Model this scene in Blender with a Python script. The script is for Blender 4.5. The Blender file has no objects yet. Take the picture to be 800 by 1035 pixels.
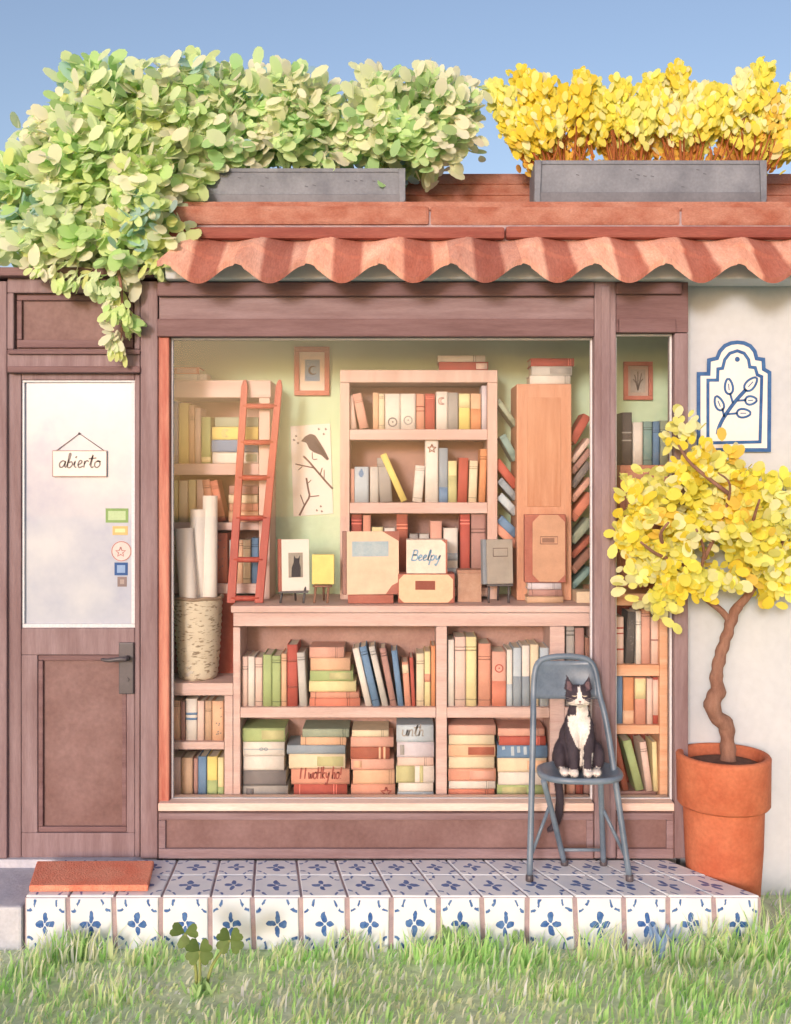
import bpy, bmesh, math, random
from mathutils import Vector, Matrix, noise as mnoise
rnd = random.Random(7)
R = math.radians
PI = math.pi
S = bpy.context.scene
COL = S.collection

# ------------------------------------------------------------------ camera, light, exposure
F, CAMY, CAMZ = 1056.0, -4.4, 1.6
cam_d = bpy.data.cameras.new('camera')
cam = bpy.data.objects.new('camera', cam_d); COL.objects.link(cam)
cam.location = (0, CAMY, CAMZ); cam.rotation_euler = (R(90), 0, 0)
cam_d.sensor_width = 36; cam_d.lens = 36 * F / 1035.0
cam_d.shift_y = -(517.5 - 484) / 1035.0
cam_d.clip_start = 0.05; cam_d.clip_end = 500
S.camera = cam

SUN_EL, SUN_AZ = 12.0, 17.0          # azimuth measured from behind the viewer towards the left
W = bpy.data.worlds.new('World'); S.world = W; W.use_nodes = True
nt = W.node_tree
bg = nt.nodes['Background']
sky = nt.nodes.new('ShaderNodeTexSky'); sky.sky_type = 'NISHITA'
sky.sun_disc = False; sky.sun_elevation = R(SUN_EL); sky.sun_rotation = R(180 + SUN_AZ)
sky.ozone_density = 2.0; sky.air_density = 1.0; sky.dust_density = 2.4
tint = nt.nodes.new('ShaderNodeMix'); tint.data_type = 'RGBA'; tint.blend_type = 'MULTIPLY'; tint.inputs[0].default_value = 1
tint.inputs[7].default_value = (1.22, 1.03, 0.99, 1)
nt.links.new(sky.outputs[0], tint.inputs[6]); nt.links.new(tint.outputs[2], bg.inputs[0]); bg.inputs[1].default_value = 0.15
sun_d = bpy.data.lights.new('sun', 'SUN'); sun_d.energy = 1.3; sun_d.angle = R(10.0); sun_d.color = (1.0, 0.97, 0.975)
sun = bpy.data.objects.new('sun', sun_d); COL.objects.link(sun)
to_sun = Vector((-math.sin(R(SUN_AZ)) * math.cos(R(SUN_EL)), -math.cos(R(SUN_AZ)) * math.cos(R(SUN_EL)), math.sin(R(SUN_EL))))
sun.rotation_euler = (-to_sun).to_track_quat('-Z', 'Y').to_euler()
S.view_settings.view_transform = 'Standard'; S.view_settings.look = 'None'
S.view_settings.gamma = 1; S.view_settings.use_curve_mapping = False
S.view_settings.exposure = 0.54
S.render.engine = 'CYCLES'
S.cycles.use_denoising = True
S.cycles.max_bounces = 9; S.cycles.diffuse_bounces = 6; S.cycles.transmission_bounces = 6; S.cycles.transparent_max_bounces = 10

# measured helpers: photo pixel -> metres at a given real depth y
def X(u, y=0.0): return (u - 400) * (y - CAMY) / F
def Z(v, y=0.0): return CAMZ - (v - 484) * (y - CAMY) / F

# ------------------------------------------------------------------ materials
def lin(c):
    c = c / 255.0
    return c / 12.92 if c <= 0.04045 else ((c + 0.055) / 1.055) ** 2.4
K = 0.80
def rgb(c, k=None):
    k = K if k is None else k
    return tuple(min(0.86, lin(x) * k) for x in c[:3]) + (1,)

def _new(name):
    m = bpy.data.materials.new(name); m.use_nodes = True
    return m, m.node_tree, m.node_tree.nodes['Principled BSDF']

def mat(name, c, rough=0.75, var=0.16, scale=7.0, stretch=(1, 1, 1), bump=0.0, spec=0.3, c2=None, grain=0.08, coat=0.0, dark=None):
    """painted / weathered surface: broad pigment variation plus fine grain, in object space"""
    m, t, p = _new(name)
    N, L = t.nodes, t.links
    tc = N.new('ShaderNodeTexCoord'); mp = N.new('ShaderNodeMapping'); mp.inputs['Scale'].default_value = stretch
    L.new(tc.outputs['Object'], mp.inputs[0])
    n1 = N.new('ShaderNodeTexNoise'); n1.inputs['Scale'].default_value = scale; n1.inputs['Detail'].default_value = 5; n1.inputs['Roughness'].default_value = 0.62
    n2 = N.new('ShaderNodeTexNoise'); n2.inputs['Scale'].default_value = scale * 14; n2.inputs['Detail'].default_value = 3
    L.new(mp.outputs[0], n1.inputs['Vector']); L.new(mp.outputs[0], n2.inputs['Vector'])
    a = rgb(c); b = rgb(c2) if c2 else tuple(min(0.88, x * (1 + var)) for x in a[:3]) + (1,)
    a = tuple(x * (1 - var) for x in a[:3]) + (1,) if not c2 else a
    r = N.new('ShaderNodeMapRange'); r.inputs[1].default_value = 0.32; r.inputs[2].default_value = 0.68
    L.new(n1.outputs[0], r.inputs[0])
    mx = N.new('ShaderNodeMix'); mx.data_type = 'RGBA'; mx.inputs[6].default_value = a; mx.inputs[7].default_value = b
    L.new(r.outputs[0], mx.inputs[0])
    r2 = N.new('ShaderNodeMapRange'); r2.inputs[1].default_value = 0.3; r2.inputs[2].default_value = 0.7
    r2.inputs[3].default_value = 1 - grain; r2.inputs[4].default_value = 1 + grain
    L.new(n2.outputs[0], r2.inputs[0])
    mul = N.new('ShaderNodeMix'); mul.data_type = 'RGBA'; mul.blend_type = 'MULTIPLY'; mul.inputs[0].default_value = 1
    L.new(mx.outputs[2], mul.inputs[6]); L.new(r2.outputs[0], mul.inputs[7])
    L.new(mul.outputs[2], p.inputs['Base Color'])
    p.inputs['Roughness'].default_value = rough; p.inputs['Specular IOR Level'].default_value = spec
    p.inputs['Coat Weight'].default_value = coat
    if bump:
        bp = N.new('ShaderNodeBump'); bp.inputs['Strength'].default_value = bump; bp.inputs['Distance'].default_value = 0.01
        L.new(n2.outputs[0], bp.inputs['Height']); L.new(bp.outputs[0], p.inputs['Normal'])
    return m

def attr_mat(name, rough=0.6, transl=0.0, spec=0.25, bump=0.0, bscale=200):
    m, t, p = _new(name)
    N, L = t.nodes, t.links
    at = N.new('ShaderNodeAttribute'); at.attribute_name = 'col'
    L.new(at.outputs['Color'], p.inputs['Base Color'])
    p.inputs['Roughness'].default_value = rough; p.inputs['Specular IOR Level'].default_value = spec
    if bump:
        n = N.new('ShaderNodeTexNoise'); n.inputs['Scale'].default_value = bscale; n.inputs['Detail'].default_value = 3
        tc = N.new('ShaderNodeTexCoord'); mp = N.new('ShaderNodeMapping'); mp.inputs['Scale'].default_value = (1, 1, 0.35)
        L.new(tc.outputs['Object'], mp.inputs[0]); L.new(mp.outputs[0], n.inputs['Vector'])
        bp = N.new('ShaderNodeBump'); bp.inputs['Strength'].default_value = bump; bp.inputs['Distance'].default_value = 0.006
        L.new(n.outputs[0], bp.inputs['Height']); L.new(bp.outputs[0], p.inputs['Normal'])
    if transl:
        tr = N.new('ShaderNodeBsdfTranslucent'); L.new(at.outputs['Color'], tr.inputs[0])
        mx = N.new('ShaderNodeMixShader'); mx.inputs[0].default_value = transl
        L.new(p.outputs[0], mx.inputs[1]); L.new(tr.outputs[0], mx.inputs[2])
        L.new(mx.outputs[0], N['Material Output'].inputs[0])
    return m

def glass_mat(name):
    m, t, p = _new(name)
    N, L = t.nodes, t.links
    tr = N.new('ShaderNodeBsdfTransparent'); tr.inputs[0].default_value = (0.985, 0.99, 0.985, 1)
    gl = N.new('ShaderNodeBsdfGlossy'); gl.inputs['Roughness'].default_value = 0.02
    fr = N.new('ShaderNodeFresnel'); fr.inputs[0].default_value = 1.25
    mx = N.new('ShaderNodeMixShader'); L.new(fr.outputs[0], mx.inputs[0]); L.new(tr.outputs[0], mx.inputs[1]); L.new(gl.outputs[0], mx.inputs[2])
    L.new(mx.outputs[0], N['Material Output'].inputs[0])
    return m

def tile_mat(name):
    """hand painted tile: four petal flower in the middle, broken arcs round the corners (UV per tile)"""
    m, t, p = _new(name)
    N, L = t.nodes, t.links
    def M(op, a, b=None, c=None):
        n = N.new('ShaderNodeMath'); n.operation = op
        for i, q in enumerate((a, b, c)):
            if q is None: continue
            if isinstance(q, (int, float)): n.inputs[i].default_value = q
            else: L.new(q, n.inputs[i])
        return n.outputs[0]
    uv = N.new('ShaderNodeUVMap'); uv.uv_map = 'uv'
    tc = N.new('ShaderNodeTexCoord')
    ns = N.new('ShaderNodeTexNoise'); ns.inputs['Scale'].default_value = 26; ns.inputs['Detail'].default_value = 2
    L.new(tc.outputs['Object'], ns.inputs['Vector'])
    sx = N.new('ShaderNodeSeparateXYZ'); L.new(uv.outputs[0], sx.inputs[0])
    sn = N.new('ShaderNodeSeparateColor'); L.new(ns.outputs['Color'], sn.inputs[0])
    u = M('ADD', sx.outputs[0], M('MULTIPLY', M('SUBTRACT', sn.outputs[0], 0.5), 0.16))
    v = M('ADD', sx.outputs[1], M('MULTIPLY', M('SUBTRACT', sn.outputs[1], 0.5), 0.16))
    ax = M('ABSOLUTE', M('SUBTRACT', u, 0.5)); ay = M('ABSOLUTE', M('SUBTRACT', v, 0.5))
    mj = M('MAXIMUM', ax, ay); mn = M('MINIMUM', ax, ay)
    dq = M('ADD', M('POWER', M('DIVIDE', M('SUBTRACT', mj, 0.135), 0.105), 2), M('POWER', M('DIVIDE', mn, 0.064), 2))
    petal = M('SMOOTH_MIN', 1.0, M('MAXIMUM', 0.0, M('MULTIPLY', M('SUBTRACT', 1.12, dq), 5)), 0.05)
    cx = M('SUBTRACT', 0.5, ax); cy = M('SUBTRACT', 0.5, ay)
    r = M('SQRT', M('ADD', M('MULTIPLY', cx, cx), M('MULTIPLY', cy, cy)))
    ring = M('MAXIMUM', 0.0, M('MULTIPLY', M('SUBTRACT', 0.036, M('ABSOLUTE', M('SUBTRACT', r, 0.245))), 60))
    gap = M('GREATER_THAN', M('ABSOLUTE', M('SUBTRACT', cx, cy)), 0.05)
    edge = M('GREATER_THAN', M('MINIMUM', cx, cy), 0.012)
    ring = M('MULTIPLY', M('MINIMUM', ring, 1.0), M('MULTIPLY', gap, edge))
    mask = M('MINIMUM', M('MAXIMUM', petal, ring), 1.0)
    ns2 = N.new('ShaderNodeTexNoise'); ns2.inputs['Scale'].default_value = 45; L.new(tc.outputs['Object'], ns2.inputs['Vector'])
    blue = N.new('ShaderNodeMix'); blue.data_type = 'RGBA'
    blue.inputs[6].default_value = rgb((40, 86, 158)); blue.inputs[7].default_value = rgb((116, 154, 204))
    L.new(M('MULTIPLY', M('SUBTRACT', ns2.outputs[0], 0.3), 1.6), blue.inputs[0])
    ns3 = N.new('ShaderNodeTexNoise'); ns3.inputs['Scale'].default_value = 9; ns3.inputs['Detail'].default_value = 5; L.new(tc.outputs['Object'], ns3.inputs['Vector'])
    wh = N.new('ShaderNodeMix'); wh.data_type = 'RGBA'
    wh.inputs[6].default_value = rgb((224, 232, 243)); wh.inputs[7].default_value = rgb((246, 249, 253))
    L.new(M('MULTIPLY', M('SUBTRACT', ns3.outputs[0], 0.3), 2.2), wh.inputs[0])
    mx = N.new('ShaderNodeMix'); mx.data_type = 'RGBA'; L.new(mask, mx.inputs[0]); L.new(wh.outputs[2], mx.inputs[6]); L.new(blue.outputs[2], mx.inputs[7])
    L.new(mx.outputs[2], p.inputs['Base Color'])
    p.inputs['Roughness'].default_value = 0.32; p.inputs['Specular IOR Level'].default_value = 0.4
    bp = N.new('ShaderNodeBump'); bp.inputs['Strength'].default_value = 0.12; bp.inputs['Distance'].default_value = 0.01
    L.new(ns3.outputs[0], bp.inputs['Height']); L.new(bp.outputs[0], p.inputs['Normal'])
    return m

V, H = (5, 5, 0.5), (0.5, 5, 5)       # grain running upright / lengthways
M_WOOD_V = mat('painted_wood_upright', (129, 103, 106), 0.62, stretch=V, scale=5, c2=(156, 134, 139), bump=0.12)
M_WOOD_H = mat('painted_wood_lengthways', (131, 104, 107), 0.62, stretch=H, scale=5, c2=(156, 133, 138), bump=0.12)
M_WOOD_D = mat('dark_painted_wood', (112, 82, 84), 0.62, stretch=H, scale=5, c2=(137, 107, 110), bump=0.12)
M_PANEL = mat('worn_brown_panel', (118, 87, 84), 0.6, scale=4, c2=(143, 113, 112), bump=0.1, grain=0.1)
M_REDWOOD = mat('reddish_mullion_wood', (176, 92, 78), 0.6, stretch=V, scale=5, c2=(214, 150, 130), bump=0.12)
M_PLASTER = mat('white_plaster', (202, 207, 216), 0.9, scale=2.2, c2=(213, 217, 224), grain=0.03, bump=0.18)
M_GREEN = mat('sage_green_wall', (198, 224, 190), 0.85, scale=3.0, c2=(216, 236, 208), grain=0.03)
M_SHELF = mat('peach_shelf_wood', (208, 174, 168), 0.6, stretch=H, scale=5, c2=(224, 198, 194), bump=0.06)
M_SHELF_B = mat('brown_bookcase_back', (172, 134, 126), 0.7, scale=6, c2=(192, 156, 146))
M_SHELF_O = mat('orange_stand_wood', (206, 146, 118), 0.6, stretch=V, scale=4, c2=(222, 170, 144), bump=0.08, grain=0.1)
M_NICHE = mat('dark_red_niche', (160, 78, 64), 0.7, scale=6, c2=(186, 104, 88))
M_LADDER = mat('red_ladder_wood', (166, 70, 60), 0.5, stretch=V, scale=6, c2=(188, 92, 80))
M_TERRA = mat('roof_terracotta', (212, 150, 128), 0.8, stretch=(4, 1, 1), scale=3, c2=(230, 184, 166), bump=0.3, grain=0.14)
M_TERRA2 = mat('ridge_terracotta', (164, 99, 80), 0.8, stretch=(1.6, 2.5, 2.5), scale=5, c2=(194, 142, 124), bump=0.3, grain=0.12)
M_TERRA3 = mat('dark_ridge_band', (141, 76, 68), 0.8, stretch=(0.6, 5, 5), scale=4, c2=(162, 99, 87), bump=0.2, grain=0.12)
M_ZINC = mat('grey_zinc', (106, 111, 124), 0.55, scale=6, c2=(142, 147, 158), bump=0.1, grain=0.08)
M_SOIL = mat('soil', (104, 74, 66), 0.95, scale=18, bump=0.8, c2=(136, 98, 86))
M_POT = mat('terracotta_pot', (186, 96, 66), 0.75, scale=5, c2=(212, 128, 94), bump=0.15, grain=0.1)
M_GLASS = glass_mat('window_glass')
M_FROST_REFL = mat('frosted_glass_painted_reflections', (158, 168, 196), 0.26, scale=2.4, c2=(200, 205, 214), grain=0.01, coat=0.3)  # blue-grey patches put reflections into the pane's colour
M_BEAD_HILITE = mat('white_bead_and_highlight', (222, 222, 230), 0.5, var=0.03)  # white of the door bead and of the painted window-edge highlights
M_IRON = mat('dark_iron', (84, 78, 84), 0.45, var=0.2, spec=0.5)
M_CHAIR = mat('grey_blue_enamel', (92, 108, 128), 0.38, scale=8, c2=(128, 144, 162), spec=0.5, grain=0.05)
M_MAT = mat('coral_doormat', (246, 140, 112), 0.95, scale=10, c2=(252, 172, 144), bump=0.7, grain=0.15)
M_TILE = tile_mat('painted_tile')
M_GROUT = mat('pinkish_grout', (196, 172, 172), 0.9, scale=20, c2=(162, 146, 156), bump=0.3)
M_CONC = mat('bluish_concrete', (186, 190, 206), 0.9, scale=5, c2=(216, 216, 224), bump=0.2)
M_GROUND = mat('lawn_earth', (216, 234, 180), 0.95, scale=3, c2=(236, 244, 212), bump=0.5, grain=0.15)
M_PAPER = mat('paper', (246, 238, 232), 0.85, var=0.04, grain=0.02)
M_PAGES = mat('page_block', (240, 228, 208), 0.9, var=0.06, stretch=(30, 1, 1))
M_INK = mat('dark_ink', (92, 82, 84), 0.8, var=0.15)
M_INKGREY = mat('grey_ink', (140, 132, 132), 0.8, var=0.15)
M_BLUEINK = mat('blue_glaze', (38, 84, 146), 0.35, scale=20, c2=(70, 116, 172))
M_BLUEPALE = mat('pale_blue_ink', (140, 178, 210), 0.6, var=0.15)
M_BASKET = None
M_LEAF = attr_mat('leaf', 0.6, 0.5)
M_PETAL = attr_mat('yellow_blossom', 0.6, 0.5)
M_GRASS = attr_mat('grass_blade', 0.6, 0.6)
M_BARK = mat('bark', (146, 104, 88), 0.9, stretch=(3, 3, 1), scale=14, c2=(176, 134, 116), bump=0.7)
M_TWIG = mat('reddish_twig', (164, 96, 52), 0.85, var=0.2)
M_STEM = mat('green_stem', (150, 160, 96), 0.7, var=0.15)
M_FUR = attr_mat('cat_fur', 0.75, 0.0, 0.2, bump=0.5, bscale=260)
_bm = {}
def flat(c, rough=0.7):
    k = (tuple(c), rough)
    if k not in _bm:
        _bm[k] = mat('cover_%02x%02x%02x' % tuple(c), c, rough, var=0.09, scale=16, grain=0.04)
    return _bm[k]

# ------------------------------------------------------------------ mesh helpers
class MB:
    def __init__(s): s.v = []; s.f = []; s.c = []; s.sm = []
    def face(s, idx, c=None, smooth=False): s.f.append(tuple(idx)); s.c.append(c); s.sm.append(smooth)
    def box(s, x0, x1, y0, y1, z0, z1, c=None):
        if x1 < x0: x0, x1 = x1, x0
        if z1 < z0: z0, z1 = z1, z0
        if y1 < y0: y0, y1 = y1, y0
        b = len(s.v)
        s.v += [(x0, y0, z0), (x1, y0, z0), (x1, y1, z0), (x0, y1, z0), (x0, y0, z1), (x1, y0, z1), (x1, y1, z1), (x0, y1, z1)]
        for q in ((0, 3, 2, 1), (4, 5, 6, 7), (0, 1, 5, 4), (1, 2, 6, 5), (2, 3, 7, 6), (3, 0, 4, 7)):
            s.face([b + i for i in q], c)
        return s
    def pbox(s, u0, u1, v0, v1, y0, y1, yr=None):
        """box whose front face covers photo pixels u0..u1, v0..v1 at depth yr (default its front)"""
        yr = y0 if yr is None else yr
        return s.box(X(u0, yr), X(u1, yr), y0, y1, Z(v1, yr), Z(v0, yr))
    def prism(s, pts, y0, y1, c=None):
        """outline in x,z extruded from y0 (front) to y1"""
        b = len(s.v); n = len(pts)
        s.v += [(x, y0, z) for x, z in pts] + [(x, y1, z) for x, z in pts]
        ar = sum(pts[i][0] * pts[(i + 1) % n][1] - pts[(i + 1) % n][0] * pts[i][1] for i in range(n))
        o = list(range(n)) if ar > 0 else list(range(n))[::-1]
        s.face([b + i for i in o], c); s.face([b + n + i for i in o[::-1]], c)
        for k in range(n):
            i, j = o[k], o[(k + 1) % n]
            s.face((b + j, b + i, b + n + i, b + n + j), c)
        return s
    def tube(s, pts, rad, n=8, c=None, smooth_path=0, cap=True):
        pts = [Vector(p) for p in pts]
        rads = list(rad) if isinstance(rad, (list, tuple)) else [rad] * len(pts)
        if smooth_path: pts, rads = cr(pts, rads, smooth_path)
        b = len(s.v); m = len(pts); up = None
        for i, p in enumerate(pts):
            d = (pts[min(i + 1, m - 1)] - pts[max(i - 1, 0)])
            d = d.normalized() if d.length > 1e-9 else Vector((0, 0, 1))
            if up is None:
                a = Vector((1, 0, 0)) if abs(d.x) < 0.8 else Vector((0, 1, 0)); up = (a - d * a.dot(d)).normalized()
            else:
                up = up - d * up.dot(d)
                up = up.normalized() if up.length > 1e-6 else d.orthogonal().normalized()
            w = d.cross(up)
            for k in range(n):
                t = 2 * PI * k / n
                s.v.append(tuple(p + (up * math.cos(t) + w * math.sin(t)) * rads[i]))
        for i in range(m - 1):
            for k in range(n):
                a0 = b + i * n + k; a1 = b + i * n + (k + 1) % n
                s.face((a0, a1, a1 + n, a0 + n), c, True)
        if cap:
            s.face([b + k for k in range(n)][::-1], c); s.face([b + (m - 1) * n + k for k in range(n)], c)
        return s
    def lathe(s, prof, cx, cy, n=40, c=None, smooth=True, wob=0.0):
        b = len(s.v); m = len(prof)
        for (r, z) in prof:
            for k in range(n):
                t = 2 * PI * k / n; q = r * (1 + wob * math.sin(3 * t + z * 9))
                s.v.append((cx + q * math.cos(t), cy + q * math.sin(t), z))
        for i in range(m - 1):
            for k in range(n):
                a0 = b + i * n + k; a1 = b + i * n + (k + 1) % n
                s.face((a0, a1, a1 + n, a0 + n), c, smooth)
        return s
    def ball(s, p, r, seg=16, rings=10, rot=None, c=None):
        b = len(s.v); r = r if isinstance(r, (tuple, list)) else (r, r, r)
        for i in range(rings + 1):
            a = PI * i / rings
            for k in range(seg):
                t = 2 * PI * k / seg
                q = Vector((r[0] * math.sin(a) * math.cos(t), r[1] * math.sin(a) * math.sin(t), r[2] * math.cos(a)))
                if rot: q = rot @ q
                s.v.append((p[0] + q.x, p[1] + q.y, p[2] + q.z))
        for i in range(rings):
            for k in range(seg):
                a0 = b + i * seg + k; a1 = b + i * seg + (k + 1) % seg
                s.face((a0, a0 + seg, a1 + seg, a1), c, True)
        return s
    def ribbon(s, pts, w, y, th=0.0012, step=0, c=None, to3=None, taper=0):
        """a brush stroke: flat band following pts (x,z), lying at depth y, th thick towards the viewer"""
        P = [Vector((p[0], p[1], 0)) for p in pts]
        if step: P, _ = cr(P, [1] * len(P), step)
        n = len(P); b = len(s.v)
        for i, p in enumerate(P):
            d = P[min(i + 1, n - 1)] - P[max(i - 1, 0)]
            d = d.normalized() if d.length > 1e-9 else Vector((1, 0, 0))
            q = Vector((-d.y, d.x, 0)) * w * 0.5
            if taper: q *= max(0.35, math.sin(PI * min(max(i / max(n - 1, 1), 0.08), 0.92)) ** taper)
            for a in (p + q, p - q):
                for yy in (y - th, y):
                    s.v.append((a.x, yy, a.y) if to3 is None else to3(a.x, a.y, yy))
        for i in range(n - 1):
            o = b + i * 4; m = o + 4       # 0 left front, 1 left back, 2 right front, 3 right back
            s.face((o, o + 2, m + 2, m), c); s.face((o, m, m + 1, o + 1), c); s.face((o + 2, o + 3, m + 3, m + 2), c)
        s.face((b, b + 1, b + 3, b + 2), c); e = b + (n - 1) * 4; s.face((e, e + 2, e + 3, e + 1), c)
        return s
    def leaf(s, p, d, nrm, L, w, c, curl=0.15):
        d = d.normalized(); sd = d.cross(nrm)
        if sd.length < 1e-5: sd = d.orthogonal()
        sd = sd.normalized(); nn = sd.cross(d)
        b = len(s.v)
        pr = ((0, 0), (.2, .34), (.5, .5), (.8, .42), (.97, .16)); q = []
        for a, e in pr[1:]: q.append(tuple(p + d * L * a + sd * w * e - nn * curl * L * a * a))
        r = [tuple(p + d * L * a - sd * w * e - nn * curl * L * a * a) for a, e in pr[1:]]
        s.v += [tuple(p)] + q + r
        s.face((b, b + 1, b + 5), c, True)
        for k in range(3): s.face((b + 1 + k, b + 2 + k, b + 6 + k, b + 5 + k), c, True)
    def build(s, name, m=None, parent=None, bev=0.0, seg=2, loc=None, jit=0.0):
        me = bpy.data.meshes.new(name)
        v = s.v
        if jit: v = [(a + rnd.uniform(-jit, jit), b_ + rnd.uniform(-jit, jit), c_ + rnd.uniform(-jit, jit)) for a, b_, c_ in v]
        me.from_pydata(v, [], s.f)
        me.polygons.foreach_set('use_smooth', s.sm)
        if any(c is not None for c in s.c):
            at = me.attributes.new('col', 'FLOAT_COLOR', 'FACE')
            buf = []
            for c in s.c: buf += list(c if c else (1, 1, 1, 1))
            at.data.foreach_set('color', buf)
        if bev:
            bm = bmesh.new(); bm.from_mesh(me)
            bmesh.ops.bevel(bm, geom=[e for e in bm.edges if len(e.link_faces) == 2 and e.calc_face_angle(0) > 0.6], offset=bev, segments=seg, affect='EDGES', profile=0.6, clamp_overlap=True)
            bm.to_mesh(me); bm.free()
        me.update()
        if m: me.materials.append(m)
        o = bpy.data.objects.new(name, me); COL.objects.link(o)
        if parent: o.parent = parent
        if loc: o.location = loc
        return o

def cr(pts, rads, step):
    out, ro = [], []
    n = len(pts)
    for i in range(n - 1):
        p0, p1, p2, p3 = pts[max(i - 1, 0)], pts[i], pts[i + 1], pts[min(i + 2, n - 1)]
        for k in range(step):
            t = k / step
            out.append(0.5 * ((2 * p1) + (p2 - p0) * t + (2 * p0 - 5 * p1 + 4 * p2 - p3) * t * t + (3 * p1 - p0 - 3 * p2 + p3) * t ** 3))
            ro.append(rads[i] + (rads[i + 1] - rads[i]) * t)
    out.append(pts[-1]); ro.append(rads[-1])
    return out, ro

def tag(o, label=None, cat=None, group=None, kind=None):
    if label: o['label'] = label
    if cat: o['category'] = cat
    if group: o['group'] = group
    if kind: o['kind'] = kind
    return o
def thing(name, label, cat, loc=(0, 0, 0), group=None, rz=0):
    o = bpy.data.objects.new(name, None); COL.objects.link(o); o.empty_display_size = 0.1
    o.location = loc; o.rotation_euler = (0, 0, rz)
    return tag(o, label, cat, group)

# little hand-drawn alphabet, x-height 1
GL = {
 'a': (1.15, [[(.9, .85), (.5, 1), (.1, .6), (.2, .08), (.6, .1), (.88, .6), (.92, .95), (.9, .2), (1.15, .02)]]),
 'b': (1.0, [[(.0, .1), (.35, 1.3), (.45, 2.0), (.25, 2.05), (.18, 1.1), (.15, .15), (.5, -.02), (.85, .4), (.7, .85), (.3, .7)]]),
 'i': (.6, [[(.05, .3), (.2, .95), (.2, .2), (.5, 0)], [(.24, 1.4), (.34, 1.7)]]),
 'e': (.9, [[(.05, .4), (.5, .6), (.62, .95), (.3, 1.02), (.1, .5), (.3, 0), (.85, .2)]]),
 'r': (.85, [[(.14, 1), (.12, .5), (.1, 0)], [(.12, .5), (.3, .9), (.55, 1.02), (.72, .86)]]),
 't': (.75, [[(.1, .3), (.42, 1.9), (.28, .4), (.42, 0), (.7, .15)], [(-.15, 1.3), (.95, 1.42)]]),
 'o': (1.0, [[(.5, 1), (.1, .7), (.12, .2), (.5, 0), (.85, .4), (.7, .95), (.35, .95), (.95, .9)]]),
 'B': (1.3, [[(.1, 0), (.25, 2)], [(.15, 1.95), (.9, 1.9), (.9, 1.2), (.25, 1.05)], [(.25, 1.05), (1.1, .9), (1.0, .1), (.1, 0)]]),
 'l': (.5, [[(.05, .1), (.4, 1.5), (.35, 2.0), (.18, 1.6), (.15, .2), (.45, 0)]]),
 'p': (1.0, [[(.2, 1), (.1, 0), (.0, -.9)], [(.15, .7), (.55, 1.02), (.85, .6), (.55, .05), (.15, .2)]]),
 'y': (1.0, [[(.05, 1), (.2, .3), (.5, .25), (.85, 1)], [(.85, 1), (.65, -.2), (.35, -1), (.15, -.6)]]),
 'w': (1.2, [[(0, 1), (.15, .1), (.45, .2), (.55, .8), (.65, .1), (.95, .2), (1.1, 1)]]),
 'h': (.95, [[(.15, 1.9), (.1, 0), (.25, .7), (.55, .95), (.7, .6), (.7, .05), (.9, .05)]]),
 'k': (.9, [[(.15, 1.9), (.1, 0)], [(.65, 1), (.15, .5), (.75, 0)]]),
 'H': (1.2, [[(.1, 1.8), (.1, 0)], [(.9, 1.8), (.9, 0)], [(.1, .9), (.9, 1.0)]]),
 'u': (1.0, [[(.05, 1), (.1, .2), (.4, 0), (.75, .3), (.8, 1), (.8, .1), (1, 0)]]),
 'n': (.95, [[(.1, 1), (.1, 0), (.2, .7), (.5, 1), (.7, .7), (.72, .05), (.9, .05)]]),
 'I': (.5, [[(.2, 1.7), (.2, 0)]]),
 '!': (.5, [[(.25, 1.8), (.2, .6)], [(.2, .1), (.22, .02)]]),
 ' ': (.6, []),
}
def write(mb, text, x, z, width, w, y, to3=None, slant=0.15, ysc=1.0):
    tot = sum(GL[c][0] for c in text); s = width / tot; cx = 0
    for c in text:
        adv, st = GL[c]
        for pl in st:
            mb.ribbon([(x + s * (cx + px + slant * pz), z + s * pz * ysc) for px, pz in pl], w, y, 0.0012, 4, to3=to3)
        cx += adv
    return mb
def circ(cx, cz, r, n=20, a0=0, a1=2 * PI, rz=None):
    rz = r if rz is None else rz
    return [(cx + r * math.cos(a0 + (a1 - a0) * i / n), cz + rz * math.sin(a0 + (a1 - a0) * i / n)) for i in range(n + 1)]
def starpts(cx, cz, r, k=5, q=0.42):
    return [(cx + (r if i % 2 == 0 else r * q) * math.sin(PI * i / k), cz + (r if i % 2 == 0 else r * q) * math.cos(PI * i / k)) for i in range(2 * k)]
def moonpts(cx, cz, r):
    a = circ(cx, cz, r, 14, R(60), R(300)); b = circ(cx + r * 0.42, cz, r * 0.78, 12, R(285), R(75))
    return a + b

# ------------------------------------------------------------------ the ground
g = MB(); n = 60
ext = 45.0
for j in range(n + 1):
    for i in range(n + 1):
        a = (i / n * 2 - 1); b = (j / n * 2 - 1)
        x = ext * (abs(a) ** 2.2) * (1 if a > 0 else -1); y = ext * (abs(b) ** 2.2) * (1 if b > 0 else -1)
        g.v.append((x, y, -0.2 + 0.012 * mnoise.noise(Vector((x * 1.5, y * 1.5, 0)))))
for j in range(n):
    for i in range(n):
        a = j * (n + 1) + i; g.face((a, a + 1, a + n + 2, a + n + 1), None, True)
tag(g.build('ground', M_GROUND), kind='structure')
pv = MB().box(-6.0, -1.428, -0.41, 0.0, -0.205, -0.035)
tag(pv.build('pavement', M_CONC, bev=0.012), kind='structure')

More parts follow.
